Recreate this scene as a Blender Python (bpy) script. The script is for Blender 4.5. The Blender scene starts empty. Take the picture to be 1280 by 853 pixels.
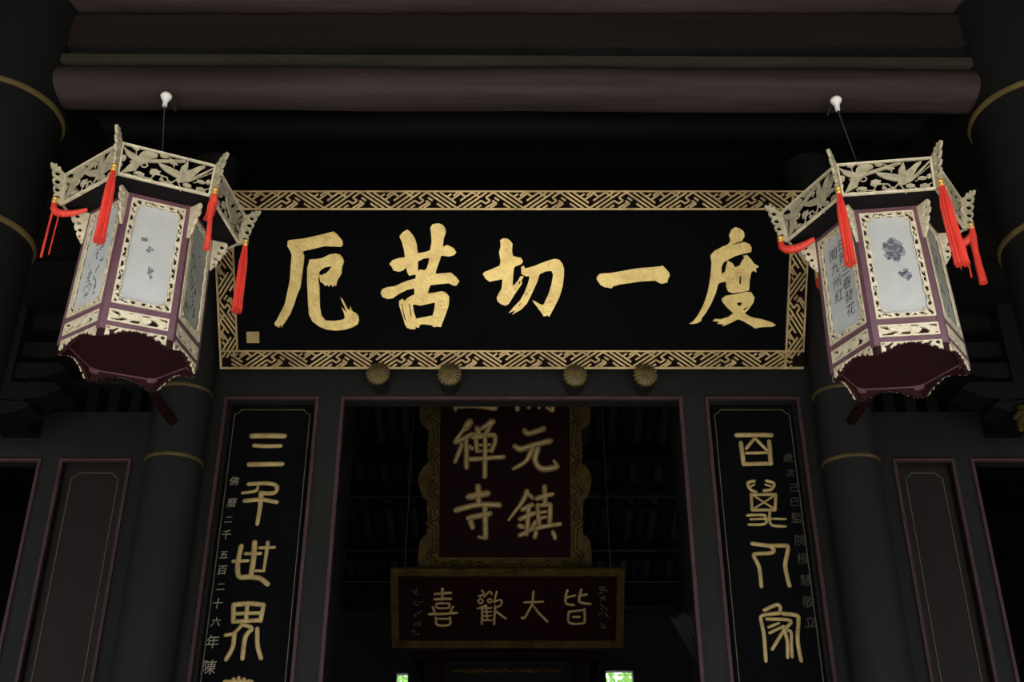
import bpy, math, random
import numpy as np
from mathutils import Vector, Matrix
from mathutils.geometry import tessellate_polygon
R_ = math.radians
rng = random.Random(7)
SC = bpy.context.scene
COL = SC.collection

# ------------------------------------------------------------------ camera
FPX, PITCH, EYE = 1340.0, R_(27.0), 1.6
cam = bpy.data.cameras.new('camera')
cam.sensor_width = 36.0
cam.lens = 36.0 * FPX / 1280.0
cam.clip_start = 0.05
camo = bpy.data.objects.new('camera', cam)
COL.objects.link(camo)
camo.location = (0, 0, EYE)
camo.rotation_euler = (R_(90) + PITCH, 0, 0)
SC.camera = camo

# ------------------------------------------------------------------ sky, sun, exposure
SC.view_settings.view_transform = 'Standard'
SC.view_settings.look = 'None'
SC.view_settings.gamma = 1.0
SC.view_settings.use_curve_mapping = False
SC.view_settings.exposure = 1.78
SC.cycles.use_denoising = True
SC.cycles.max_bounces = 8
SC.cycles.diffuse_bounces = 5
world = bpy.data.worlds.new('sky')
world.use_nodes = True
SC.world = world
world.node_tree.nodes['Background'].inputs['Color'].default_value = (0.86, 0.93, 1.0, 1)
world.node_tree.nodes['Background'].inputs['Strength'].default_value = 1.05
sun = bpy.data.lights.new('sun', 'SUN')
sun.energy = 5.0
sun.angle = R_(1.0)
sun.color = (1.0, 0.95, 0.86)
suno = bpy.data.objects.new('sun', sun)
COL.objects.link(suno)
suno.rotation_euler = (R_(-6), 0, R_(20))     # noon sun, a little behind the hall: it lights the courtyard, not the porch
suno.location = (0, 10, 20)

# ------------------------------------------------------------------ helpers
def at(px, py, Y):
    """where the line of sight of photo pixel (px, py) meets the upright plane at depth Y"""
    F = Vector((0, math.cos(PITCH), math.sin(PITCH))); U = Vector((0, -math.sin(PITCH), math.cos(PITCH)))
    d = F * FPX + Vector((1, 0, 0)) * (px - 640) + U * (426.5 - py)
    return Vector((0, 0, EYE)) + d * (Y / d.y)

class Plane:
    """a board: origin, unit right u, unit up v, normal n (towards the viewer)"""
    def __init__(s, o, u, v):
        s.o, s.u, s.v = Vector(o), Vector(u).normalized(), Vector(v).normalized()
        s.n = s.u.cross(s.v).normalized()
    def __call__(s, a, b, h=0.0):
        return s.o + s.u * a + s.v * b + s.n * h
    def px(s, px, py):
        c = Vector((0, 0, EYE)); d = at(px, py, 1.0) - c
        t = (s.o - c).dot(s.n) / d.dot(s.n)
        q = c + d * t - s.o
        return (q.dot(s.u), q.dot(s.v))

class MB:
    def __init__(s): s.v, s.f = [], []
    def add(s, vs, fs):
        b = len(s.v); s.v += [tuple(p) for p in vs]; s.f += [tuple(i + b for i in f) for f in fs]; return s
    def box(s, x0, x1, y0, y1, z0, z1, fn=None):
        vs = [(x, y, z) for z in (z0, z1) for y in (y0, y1) for x in (x0, x1)]
        if fn: vs = [fn(*p) for p in vs]
        return s.add(vs, [(0, 2, 3, 1), (4, 5, 7, 6), (0, 1, 5, 4), (2, 6, 7, 3), (0, 4, 6, 2), (1, 3, 7, 5)])
    def bar(s, a, b, w, h, pl):
        """flat bar of width w and height h lying on plane pl from a to b"""
        a = Vector(a); b = Vector(b); d = (b - a).normalized(); n = Vector((-d.y, d.x)) * (w / 2)
        c = [a - n, b - n, b + n, a + n]
        return s.add([pl(p.x, p.y, 0) for p in c] + [pl(p.x, p.y, h) for p in c],
                     [(4, 5, 6, 7), (0, 1, 5, 4), (1, 2, 6, 5), (2, 3, 7, 6), (3, 0, 4, 7)])
    def poly(s, outer, holes, pl, h0, h1):
        """extruded outline with holes on a plane callable pl(a, b, h)"""
        loops = [outer] + list(holes)
        tri = tessellate_polygon([[Vector((p[0], p[1], 0)) for p in l] for l in loops])
        flat = [p for l in loops for p in l]; n = len(flat)
        fs = []
        for t in tri:
            a, b, c = (flat[i] for i in t)
            cr = (b[0]-a[0])*(c[1]-a[1]) - (b[1]-a[1])*(c[0]-a[0])
            t = tuple(t) if cr > 0 else tuple(reversed(t))
            fs += [tuple(i + n for i in t), tuple(reversed(t))]
        k = 0
        for li, l in enumerate(loops):
            m = len(l)
            area = sum(l[i][0]*l[(i+1) % m][1] - l[(i+1) % m][0]*l[i][1] for i in range(m))
            fwd = (area > 0) == (li == 0)
            for i in range(m):
                a, b = k + i, k + (i + 1) % m
                fs.append((a, b, b + n, a + n) if fwd else (b, a, a + n, b + n))
            k += m
        return s.add([pl(p[0], p[1], h0) for p in flat] + [pl(p[0], p[1], h1) for p in flat], fs)
    def stroke(s, pts, w, pl, rise=0.45, smooth=True, h0=0.0):
        """raised brush stroke with round ends; w one width or one per point"""
        P = [Vector((p[0], p[1])) for p in pts]
        W = list(w) if hasattr(w, '__len__') else [w] * len(P)
        if smooth and len(P) > 2:
            Q, V = [], []
            for i in range(len(P) - 1):
                p0 = P[max(i-1, 0)]; p1 = P[i]; p2 = P[i+1]; p3 = P[min(i+2, len(P)-1)]
                for k in range(4):
                    t = k / 4
                    Q.append(0.5*((2*p1) + (p2-p0)*t + (2*p0-5*p1+4*p2-p3)*t*t + (3*p1-p0-3*p2+p3)*t**3))
                    V.append(W[i]*(1-t) + W[i+1]*t)
            Q.append(P[-1]); V.append(W[-1])
        else: Q, V = P, W
        T = [(Q[min(i+1, len(Q)-1)] - Q[max(i-1, 0)]).normalized() for i in range(len(Q))]
        rows = []
        for c, g in ((0.5, .1), (.42, .55), (.22, .86)): rows.append((Q[0] - T[0]*V[0]*c, T[0], V[0]*g))
        rows += list(zip(Q, T, V))
        for c, g in ((.22, .86), (.42, .55), (.5, .1)): rows.append((Q[-1] + T[-1]*V[-1]*c, T[-1], V[-1]*g))
        prof = ((-.5, 0), (-.42, .55), (-.2, .92), (.2, .92), (.42, .55), (.5, 0)); m = len(prof)
        vs, fs = [], []
        for c, t, ww in rows:
            nn = Vector((-t.y, t.x))
            for a, b in prof:
                q = c + nn * (a * ww); vs.append(pl(q.x, q.y, h0 + b * ww * rise))
        for i in range(len(rows) - 1):
            for k in range(m - 1):
                a = i*m + k; fs.append((a, a + m, a + m + 1, a + 1))
        for f in fs: pass
        s.add(vs, [tuple(reversed(f)) for f in fs]); return s
    def tube(s, pts, r, n=8, caps=True):
        P = [Vector(p) for p in pts]; Rr = list(r) if hasattr(r, '__len__') else [r] * len(P)
        T = [(P[min(i+1, len(P)-1)] - P[max(i-1, 0)]).normalized() for i in range(len(P))]
        up = Vector((0, 0, 1)) if abs(T[0].z) < .9 else Vector((1, 0, 0))
        vs, fs = [], []
        for i, p in enumerate(P):
            a = T[i].cross(up).normalized(); b = a.cross(T[i])
            for k in range(n):
                th = 2*math.pi*k/n; vs.append(p + (a*math.cos(th) + b*math.sin(th))*Rr[i])
        for i in range(len(P)-1):
            for k in range(n):
                fs.append((i*n+k, i*n+(k+1) % n, (i+1)*n+(k+1) % n, (i+1)*n+k))
        if caps: fs += [tuple(reversed(range(n))), tuple((len(P)-1)*n + k for k in range(n))]
        return s.add(vs, fs)
    def lathe(s, prof, n=24, c=(0, 0, 0), flute=0.0, nf=12):
        c = Vector(c); vs, fs = [], []
        for r, z in prof:
            for k in range(n):
                th = 2*math.pi*k/n; rr = r*(1 + flute*math.cos(nf*th))
                vs.append(c + Vector((rr*math.cos(th), rr*math.sin(th), z)))
        for i in range(len(prof)-1):
            for k in range(n):
                fs.append((i*n+k, i*n+(k+1) % n, (i+1)*n+(k+1) % n, (i+1)*n+k))
        fs += [tuple(reversed(range(n))), tuple((len(prof)-1)*n+k for k in range(n))]
        return s.add(vs, fs)
    def mesh(s, name, smooth=False, mats=()):
        me = bpy.data.meshes.new(name); me.from_pydata(s.v, [], s.f); me.update()
        if smooth:
            me.polygons.foreach_set('use_smooth', [True]*len(me.polygons))
            if hasattr(me, 'set_sharp_from_angle'): me.set_sharp_from_angle(angle=R_(40))
        for m in mats: me.materials.append(m)
        return me
    def build(s, name, m, parent=None, smooth=False, kind=None):
        return ob(name, s.mesh(name, smooth, (m,)), parent, kind=kind)

def ob(name, me, parent=None, mtx=None, kind=None):
    o = bpy.data.objects.new(name, me); COL.objects.link(o)
    if parent: o.parent = parent
    if mtx is not None: o.matrix_local = mtx
    if kind: o['kind'] = kind
    return o
def tag(o, label, cat, group=None):
    o['label'] = label; o['category'] = cat
    if group: o['group'] = group
    return o
def struct(o): o['kind'] = 'structure'; return o
def thing(name, label, cat, loc=(0, 0, 0), rz=0, group=None):
    o = ob(name, None); o.location = loc; o.rotation_euler = (0, 0, rz)
    return tag(o, label, cat, group)

MATS = {}
def mat(name, col, rough=.6, metal=0.0, col2=None, scale=8.0, stretch=(1, 1, 1), lo=.35, hi=.65, bump=0.0, bscale=40.0, spec=.5, coat=0.0, trans=0.0):
    m = bpy.data.materials.new(name); m.use_nodes = True; nt = m.node_tree; b = nt.nodes['Principled BSDF']
    b.inputs['Base Color'].default_value = (*col, 1); b.inputs['Roughness'].default_value = rough
    b.inputs['Metallic'].default_value = metal; b.inputs['Specular IOR Level'].default_value = spec
    if coat: b.inputs['Coat Weight'].default_value = coat; b.inputs['Coat Roughness'].default_value = .25
    tc = nt.nodes.new('ShaderNodeTexCoord'); mp = nt.nodes.new('ShaderNodeMapping')
    mp.inputs['Scale'].default_value = stretch; nt.links.new(tc.outputs['Object'], mp.inputs['Vector'])
    if col2:
        n = nt.nodes.new('ShaderNodeTexNoise'); n.inputs['Scale'].default_value = scale; n.inputs['Detail'].default_value = 6
        n.inputs['Roughness'].default_value = .65
        r = nt.nodes.new('ShaderNodeValToRGB'); r.color_ramp.elements[0].position = lo; r.color_ramp.elements[1].position = hi
        r.color_ramp.elements[0].color = (*col, 1); r.color_ramp.elements[1].color = (*col2, 1)
        nt.links.new(mp.outputs[0], n.inputs['Vector']); nt.links.new(n.outputs['Fac'], r.inputs['Fac'])
        nt.links.new(r.outputs['Color'], b.inputs['Base Color'])
    if bump:
        n2 = nt.nodes.new('ShaderNodeTexNoise'); n2.inputs['Scale'].default_value = bscale; n2.inputs['Detail'].default_value = 5
        bp = nt.nodes.new('ShaderNodeBump'); bp.inputs['Strength'].default_value = bump; bp.inputs['Distance'].default_value = .01
        nt.links.new(mp.outputs[0], n2.inputs['Vector']); nt.links.new(n2.outputs['Fac'], bp.inputs['Height'])
        nt.links.new(bp.outputs[0], b.inputs['Normal'])
    if trans:
        t = nt.nodes.new('ShaderNodeBsdfTranslucent'); t.inputs['Color'].default_value = (*col, 1)
        mx = nt.nodes.new('ShaderNodeMixShader'); mx.inputs[0].default_value = trans
        out = nt.nodes['Material Output']
        nt.links.new(b.outputs[0], mx.inputs[1]); nt.links.new(t.outputs[0], mx.inputs[2]); nt.links.new(mx.outputs[0], out.inputs[0])
    MATS[name] = m; return m

M_GREY = mat('charcoal painted timber', (.0135, .0138, .0145), .65, col2=(.019, .0193, .020), scale=3, stretch=(1, 1, .25), bump=.15, spec=.18)
M_GREYH = mat('charcoal painted lintel', (.0135, .0138, .0145), .65, col2=(.019, .0193, .020), scale=3, stretch=(.25, 1, 1), bump=.15, spec=.18)
M_COLM = mat('charcoal column paint', (.0165, .0168, .0175), .65, col2=(.022, .0223, .023), scale=3, stretch=(1, 1, .25), bump=.15, spec=.18)
M_COLD = mat('dark old column paint', (.0045, .0046, .0048), .75, col2=(.0068, .0069, .0072), scale=2, stretch=(1, 1, .2), spec=.12)
M_BLACK = mat('black stained timber', (.004, .0038, .004), .75, col2=(.007, .0062, .0062), scale=2.5, stretch=(.2, 1, 1), bump=.2, spec=.15)
M_PINK = mat('dusty pink moulding', (.085, .045, .047), .6, col2=(.06, .033, .035), scale=12, bump=.1, spec=.18)
M_BEAM = mat('weathered maroon log', (.018, .0122, .0130), .75, col2=(.038, .026, .027), scale=7, stretch=(.12, 1.6, 1.6), bump=.35, bscale=12, spec=.15)
M_BEAMD = mat('old dark red timber', (.009, .0062, .0065), .8, col2=(.014, .009, .009), scale=5, stretch=(.12, 1.5, 1.5), bump=.3, bscale=12, spec=.15)
M_OLIVE = mat('olive painted edge', (.028, .027, .018), .65, col2=(.020, .0195, .014), scale=6, stretch=(.2, 1, 1), spec=.18)
M_BROWN = mat('brown lacquer panel', (.023, .0165, .0162), .55, col2=(.018, .0135, .0135), scale=2, stretch=(1, 1, .3), spec=.15)
M_LACQ = mat('black lacquer', (.0050, .0052, .0062), .6, col2=(.0062, .0064, .0075), scale=3, spec=0.0)
M_LACQR = mat('dark maroon lacquer', (.0095, .0022, .003), .6, col2=(.012, .0026, .0034), scale=3, spec=.03)
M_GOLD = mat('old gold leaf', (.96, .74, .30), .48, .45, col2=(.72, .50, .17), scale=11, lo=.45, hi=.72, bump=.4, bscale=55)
M_GOLD2 = mat('aged gilt paint', (.60, .45, .19), .55, .25, col2=(.42, .30, .12), scale=14, bump=.25, bscale=60)
M_FRET = mat('gilt fret', (.66, .49, .24), .5, .45, col2=(.34, .24, .11), scale=6, lo=.42, hi=.68, bump=.15)
M_FRETB = mat('dark ground of the fret', (.010, .005, .004), .7, spec=.05)
M_RING = mat('tarnished brass', (.17, .125, .045), .5, .4, col2=(.10, .075, .03), scale=10)
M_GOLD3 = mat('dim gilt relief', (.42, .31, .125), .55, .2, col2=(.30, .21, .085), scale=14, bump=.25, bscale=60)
M_FRAMEG = mat('dull gilt frame', (.075, .050, .013), .6, .2, col2=(.030, .020, .006), scale=9, spec=.08)
M_LINE = mat('thin dull gold paint', (.11, .095, .06), .6, .1)
M_FAINT = mat('faded gold lettering', (.055, .049, .038), .7)
M_SMALL = mat('thin gold lettering', (.34, .30, .22), .6, .1)
M_GILT = mat('pale gilt carving', (.80, .72, .54), .5, .25, col2=(.56, .48, .32), scale=26, lo=.4, hi=.7, bump=.4, bscale=90)
M_GILTC = mat('dull olive gilt', (.50, .45, .31), .55, .2, col2=(.30, .26, .16), scale=26, lo=.4, hi=.7, bump=.4, bscale=90)  # crown carving and finials: olive gilt with eave shade darkened into the colour
M_FRAME = mat('plum lacquer frame', (.155, .072, .095), .45, col2=(.115, .052, .068), scale=10, spec=.4)
M_MAROON = mat('dark maroon wood', (.028, .006, .008), .65, col2=(.018, .0045, .006), scale=12, bump=.2, spec=.15)
M_SOFFIT = mat('dark lantern board', (.008, .007, .008), .7, spec=.06)
M_SILK = mat('pale painted silk', (.46, .475, .47), .75, col2=(.58, .59, .585), scale=7, lo=.3, hi=.7, trans=.12)
M_SILKG = mat('greenish aged silk', (.27, .29, .25), .75, col2=(.40, .41, .36), scale=6, lo=.35, hi=.65, trans=.12)
M_INK = mat('black ink', (.035, .036, .045), .8)
M_INKB = mat('blue black ink wash', (.055, .063, .082), .85, col2=(.12, .13, .155), scale=35)
M_INKP = mat('grey violet ink', (.085, .078, .085), .85, col2=(.24, .235, .24), scale=60)
M_INKS = mat('thin grey wash', (.42, .425, .44), .85, col2=(.56, .57, .57), scale=40)
M_INKM = mat('blue grey wash', (.16, .18, .215), .85, col2=(.30, .32, .35), scale=40)
M_RED = mat('red tassel silk', (.78, .055, .030), .55, col2=(.62, .035, .022), scale=60, stretch=(1, 1, .1), bump=.4, bscale=120)
M_BRASS = mat('golden bead', (.72, .42, .10), .35, .6)
M_PORC = mat('white porcelain', (.75, .74, .72), .3)
M_WIRE = mat('grey wire', (.03, .03, .03), .6, .2)
M_FLOOR = mat('grey stone paving', (.24, .23, .215), .8, col2=(.33, .32, .30), scale=.8, bump=.1)
M_YARD = mat('pale granite courtyard', (.55, .53, .50), .85, col2=(.60, .58, .54), scale=.6, bump=.1)
M_LOWBOUNCE = mat('trodden earth and moss', (.075, .070, .050), .9, col2=(.055, .060, .035), scale=1.5)
M_ROOFB = mat('dark roof boards', (.008, .0075, .0075), .8, col2=(.013, .012, .012), scale=3, stretch=(2, .3, .3), spec=.2)
M_RAFT = [mat('faded cream rafter', (.060, .062, .055), .7, spec=.2), mat('dull orange rafter', (.055, .040, .028), .7, spec=.2),
          mat('teal rafter', (.018, .030, .034), .7, spec=.2), mat('blue rafter', (.012, .016, .026), .7, spec=.2)]
M_PLASTER = mat('soot dark plaster', (.03, .03, .032), .9, col2=(.02, .02, .021), scale=2)
M_LEAF = mat('sunlit leaf', (.16, .32, .07), .6, col2=(.26, .40, .14), scale=5, trans=.3)
M_BARK = mat('brown bark', (.09, .06, .04), .9)
M_CLOTH = mat('grey draped cloth', (.09, .09, .095), .9, col2=(.06, .06, .065), scale=4)

# ------------------------------------------------------------------ the setting
struct(MB().box(-40, 40, -60, 2.4, -.25, -.17).build('courtyard_ground', M_LOWBOUNCE))  # unseen side ground, made dark to cut bounce onto the lantern sides
struct(MB().box(-4.0, 4.0, -40, 2.4, -.2, -.15).build('courtyard_path', M_YARD))  # pale strip added out of view to bounce light from the front
struct(MB().box(-8, 8, 2.4, 18.6, -.25, 0).build('floor', M_FLOOR))
W = 7.0
SLOPE = .44
def roofz(y): return 5.60 + SLOPE*(y - 3.9) if y <= 11.5 else 5.60 + SLOPE*7.6 - SLOPE*(y - 11.5)
def slab(y0, y1):
    m = MB(); z0, z1 = roofz(y0), roofz(y1)
    vs = [(x, y, z + d) for d in (0, .18) for (y, z) in ((y0, z0), (y1, z1)) for x in (-8.4, 8.4)]
    return m.add(vs, [(0, 2, 3, 1), (4, 5, 7, 6), (0, 1, 5, 4), (2, 6, 7, 3), (0, 4, 6, 2), (1, 3, 7, 5)])
struct(slab(1.75, 11.5).build('ceiling', M_ROOFB))
CEIL2 = struct(slab(11.5, 18.9).build('ceiling', M_ROOFB))
for s, nm in ((-1, 'left'), (1, 'right')):
    a, b = sorted((s*8.0, s*8.25))
    m = MB()
    ys = [3.4, 11.5, 18.4]
    prof = [(3.4, 0), (18.4, 0), (18.4, roofz(18.4)), (11.5, roofz(11.5)), (3.4, roofz(3.4))]
    vs = [(x, y, z) for x in (a, b) for y, z in prof]
    m.add(vs, [(4, 3, 2, 1, 0), (5, 6, 7, 8, 9)] + [(i, (i+1) % 5, 5+(i+1) % 5, 5+i) for i in range(5)])
    struct(m.build('wall_' + nm, M_PLASTER))
# unseen side walls added along the courtyard to block light from the sides
for s, nm in ((-1, 'left'), (1, 'right')):
    a, b = sorted((s*6.4, s*6.8))
    g = MB().box(a, b, -26, 1.2, -.15, 9.0)
    a2, b2 = sorted((s*5.7, s*7.6))
    g.box(a2, b2, -26, 1.2, 9.0, 9.2)
    struct(g.build('wall_courtyard_' + nm, M_PLASTER))
# rear wall with two small openings
m = MB()
for x0, x1, z0, z1 in ((-8, -1.88, 0, 6.3), (-1.88, -1.69, 0, 3.5), (-1.88, -1.69, 4.70, 6.3), (-1.69, 1.53, 0, 6.3), (1.53, 1.97, 0, 3.5), (1.53, 1.97, 4.74, 6.3), (1.97, 8, 0, 6.3)):
    m.box(x0, x1, 18.0, 18.2, z0, z1)
struct(m.build('wall_back', M_PLASTER))
# the front wall: upper boarding
m = MB().box(-8, 8, W + .02, W + .2, 5.30, roofz(W) + .02)
for s in (-1, 1):
    a, b = sorted((s*2.1, s*8)); m.box(a, b, W + .02, W + .2, 4.86, 5.30)
WF = struct(m.build('wall_front', M_BLACK))
for z0, z1, d in ((5.30, 5.42, .03), (5.86, 6.06, .07), (6.28, 6.46, .05), (6.66, 6.84, .09)):
    MB().box(-8, 8, W + .02 - d, W + .02, z0, z1).build('rail_beam', M_BLACK, WF)
MB().box(-2.16, 2.16, W, W + .2, 4.73, 5.30).build('door_lintel', M_GREYH, WF)
for s in (-1, 1):
    def sb(x0, x1, y0, y1, z0, z1, nm, mt):
        a, b = sorted((s*x0, s*x1)); return MB().box(a, b, y0, y1, z0, z1).build(nm, mt, WF)
    sb(1.215, 1.375, W, W + .2, 0, 4.73, 'door_post', M_GREY)
    sb(2.045, 2.16, W, W + .2, 0, 4.73, 'frame_post', M_GREY)
    sb(1.375, 2.045, W + .075, W + .2, 0, 4.73, 'bay_back', M_GREY)
    xo = 3.125 if s < 0 else 3.055
    sb(2.40, 2.64, W, W + .2, 0, 4.26, 'frame_post', M_GREY)
    sb(xo, xo + .135, W, W + .2, 0, 4.26, 'frame_post', M_GREY)
    sb(2.64, xo, W + .075, W + .2, 0, 4.26, 'bay_back', M_GREY)
    sb(2.16, 8, W, W + .2, 4.26, 4.575, 'side_lintel', M_GREYH)
    sb(2.16, 8, W + .02, W + .15, 4.575, 4.61, 'transom_rail', M_GREYH)
    sb(2.16, 8, W + .02, W + .15, 4.83, 4.86, 'transom_rail', M_GREYH)
    for i in range(9):
        x = 2.5 + i*.155
        sb(x, x + .075, W + .03, W + .12, 4.61, 4.83, 'transom_bar', M_COLD)
# pink mouldings round the bays
NT = [0]
def moulding(x0, x1, z1, w=.022, d=.03, y=W, sides='lrt', z0=0.0):
    NT[0] += 1
    t = struct(ob('trim_%d' % NT[0], None))
    def lip(a, b, c, e):
        mm = MB().box(a, b, y - d*.6, y + .012, c, e)
        return mm
    if 'l' in sides: lip(x0 - w/2, x0 + w/2, z0, z1 + w/2).build('moulding_strip', M_PINK, t)
    if 'r' in sides: lip(x1 - w/2, x1 + w/2, z0, z1 + w/2).build('moulding_strip', M_PINK, t)
    if 't' in sides: lip(x0 + w/2, x1 - w/2, z1 - w/2, z1 + w/2).build('moulding_strip', M_PINK, t)
moulding(-1.205, 1.20, 4.705, .024)
moulding(-2.035, -1.385, 4.705); moulding(1.385, 2.035, 4.705)
moulding(-3.12, -2.645, 4.235); moulding(2.645, 3.05, 4.235)
moulding(-7.5, -3.27, 4.235, sides='rt'); moulding(3.185, 7.5, 4.235, sides='lt')

# ------------------------------------------------------------------ interior roof frame seen through the doorway
def slope_pt(py):                               # where the rear roof slope stands along a given line of sight
    g = (at(640, py, 1.0).z - EYE)
    y = (5.60 + SLOPE*7.6 + SLOPE*11.5 - EYE) / (g + SLOPE)
    return y, EYE + g*y
ang = math.atan(SLOPE)
for i in range(34):
    x = -3.1 + i*.188
    me_m = M_RAFT[(0, 3, 0, 2, 1, 3, 0, 2, 0, 3)[i % 10]]
    y0, y1 = 12.2, 17.95
    vs = [(x + dx, y, roofz(y) - dz) for dz in (.012, .06) for y in (y0, y1) for dx in (0, .10)]
    MB().add(vs, [(0, 2, 3, 1), (4, 5, 7, 6), (0, 1, 5, 4), (2, 6, 7, 3), (0, 4, 6, 2), (1, 3, 7, 5)]).build('rafter', me_m, CEIL2)
def hall_beam(pa, pb, mt, label, yy=None, d=.22):
    y0, z0 = slope_pt((pa + pb)/2); y = y0 - .35 if yy is None else yy
    za, zb = at(640, pb, y).z, at(640, pa, y).z
    o = MB().box(-7.98, 7.98, y - d/2, y + d/2, za, zb).build('roof_purlin', mt)
    return tag(o, label, 'beam', 'roof purlins inside the hall')
hall_beam(560, 579, M_BLACK, 'black roof purlin inside the doorway, highest of the five')
hall_beam(606, 621, M_BLACK, 'black roof purlin inside the doorway, second from the top')
hall_beam(623, 637, M_BLACK, 'black roof purlin inside the doorway with pale thin edge, third from the top', 16.1)
hall_beam(680, 699, M_BLACK, 'black roof purlin inside the doorway, fourth from the top')
hall_beam(726, 760, M_BLACK, 'broad black tie beam low inside the doorway behind the small plaque', 17.2)
for py, y, lo, hi in ((621.8, 15.2, -3, 3), (689, 15.6, -3.2, 3.2), (728.5, 16.6, -3.4, 3.4)):
    z = at(640, py, y).z
    o = MB().box(lo, hi, y, y + .02, z, z + .016).build('batten', M_CLOTH); o['kind'] = 'structure'
for s in (-1, 1):
    c = thing('hall_column', 'dark round column deep inside the hall, %s of the hanging plaques' % ('left' if s < 0 else 'right'), 'column', (s*2.35, 13.6, 0), group='columns inside the hall')
    MB().lathe([(.2, 0), (.2, 6.2), (.2, roofz(13.6) - .02)], 20).build('shaft', M_PLASTER, c, True)
    MB().lathe([(.3, 0), (.34, .1), (.28, .28), (.22, .3)], 20).build('stone_base', M_FLOOR, c, True)

# ------------------------------------------------------------------ columns, beams, eave
def column(x, y, r, top, rings, label, mt):
    c = thing('round_column', label, 'column', (x, y, 0), group='round columns of the porch')
    MB().lathe([(r, .3), (r*1.0, 2.5), (r*.985, top)], 40).build('shaft', mt, c, True)
    MB().lathe([(r*1.15, 0), (r*1.4, .08), (r*1.4, .2), (r*1.1, .3)], 32).build('stone_base', M_FLOOR, c, True)
    for z in rings:
        MB().lathe([(r*.9, z - .012), (r + .008, z - .012), (r + .011, z), (r + .008, z + .012), (r*.9, z + .012)], 40).build('gold_ring', M_RING, c, True)
column(-2.28, 6.82, .185, 6.6, (4.15, 4.655), 'dark round column left of the couplet board reading three thousand worlds', M_COLM)
column(2.285, 6.82, .185, 6.6, (4.14, 4.645), 'dark round column right of the couplet board reading one million homes', M_COLM)
column(-2.345, 3.9, .275, 5.335, (4.075, 4.745), 'thick eave column at the left edge, holding the left end of the log', M_COLD)
column(2.385, 3.9, .275, 5.335, (4.06, 4.735), 'thick eave column at the right edge, holding the right end of the log', M_COLD)
# red tenon ends coming forward out of the inner columns
for s, lab in ((-1, 'red tenon jutting from the column behind the left lantern'), (1, 'red tenon jutting from the column behind the right lantern')):
    a = at(640 + s*424, 527, 6.65)
    o = MB().tube([(a.x, 6.66, a.z), (a.x, 6.3, a.z), (a.x, 6.14, a.z + .005)], [.034, .034, .022], 10).build('wooden_tenon', M_MAROON, None, True)
    tag(o, lab, 'peg', 'red tenons')
def log(name, z0, z1, y, x0, x1, mt, lab, tilt=0.0, n=18):
    r = (z1 - z0)/2; zc = (z0 + z1)/2; m = MB()
    m.tube([(x0 + (x1-x0)*k/12, y + .004*math.sin(k*1.7), zc - tilt*(k/12 - .5)) for k in range(13)], [r*(1 + .015*math.sin(k*2.1)) for k in range(13)], n)
    t = thing(name, lab, 'beam'); m.build('log', mt, t, True); return t
LG = log('eave_log', 4.795, 4.995, 3.9, -2.10, 2.14, M_BEAM, 'weathered maroon log spanning the porch, both lanterns hung from it', .024)
MB().box(-2.09, 2.13, 3.82, 3.98, 4.985, 5.03, lambda x, y, z: (x, y, z - x*.0057)).build('painted_edge', M_OLIVE, LG)
t = tag(MB().box(-2.09, 2.13, 3.84, 4.0, 5.115, 5.30).build('eave_board', M_BEAMD), 'dark red board above the weathered log', 'beam')
t = tag(MB().box(-2.09, 2.13, 3.86, 3.98, 5.03, 5.115, lambda x, y, z: (x, y, z - (x*.0057 if z < 5.1 else 0))).build('spacer_board', M_BLACK), 'narrow black strip between the log and the dark red board', 'beam')
m = MB().tube([(-8, 3.86, 5.445), (0, 3.86, 5.445), (8, 3.86, 5.445)], .105, 20)
tag(m.build('eave_purlin', M_BEAM, None, True), 'topmost reddish purlin under the eave at the upper edge of the photo', 'beam')
# rafters of the porch roof
CE = bpy.data.objects['ceiling']
for i in range(46):
    x = -7.9 + i*.345
    y0, y1 = 1.77, 11.3
    vs = [(x + dx, y, roofz(y) - dz) for dz in (.001, .07) for y in (y0, y1) for dx in (0, .11)]
    MB().add(vs, [(0, 2, 3, 1), (4, 5, 7, 6), (0, 1, 5, 4), (2, 6, 7, 3), (0, 4, 6, 2), (1, 3, 7, 5)]).build('rafter', M_BEAMD, CE)
for yy, r, lab in ((5.0, .10, 'dark round purlin under the porch roof nearest the eave log'), (6.0, .10, 'dark round purlin under the porch roof above the big plaque')):
    z = roofz(yy) - .07 - r
    tag(MB().tube([(-8, yy, z), (0, yy, z), (8, yy, z)], r, 16).build('porch_purlin', M_BLACK, None, True), lab, 'beam', 'porch purlins')
# tie beams running from the eave columns back to the inner columns, with stepped carved brackets outside them
for s, nm in ((-1, 'left'), (1, 'right')):
    t = thing('tie_beam', 'dark tie beam running back from the %s eave column to the wall' % nm, 'beam', group='porch tie beams')
    xc = 2.32*s
    MB().box(xc - .07, xc + .07, 4.16, 6.66, 5.05, 5.32).build('upper_beam', M_BLACK, t)
    MB().box(xc - .055, xc + .055, 4.16, 6.66, 4.72, 4.90).build('lower_beam', M_BLACK, t)
    MB().box(xc - .045, xc + .045, 5.2, 5.5, 4.90, 5.05).build('strut', M_BLACK, t)

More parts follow.
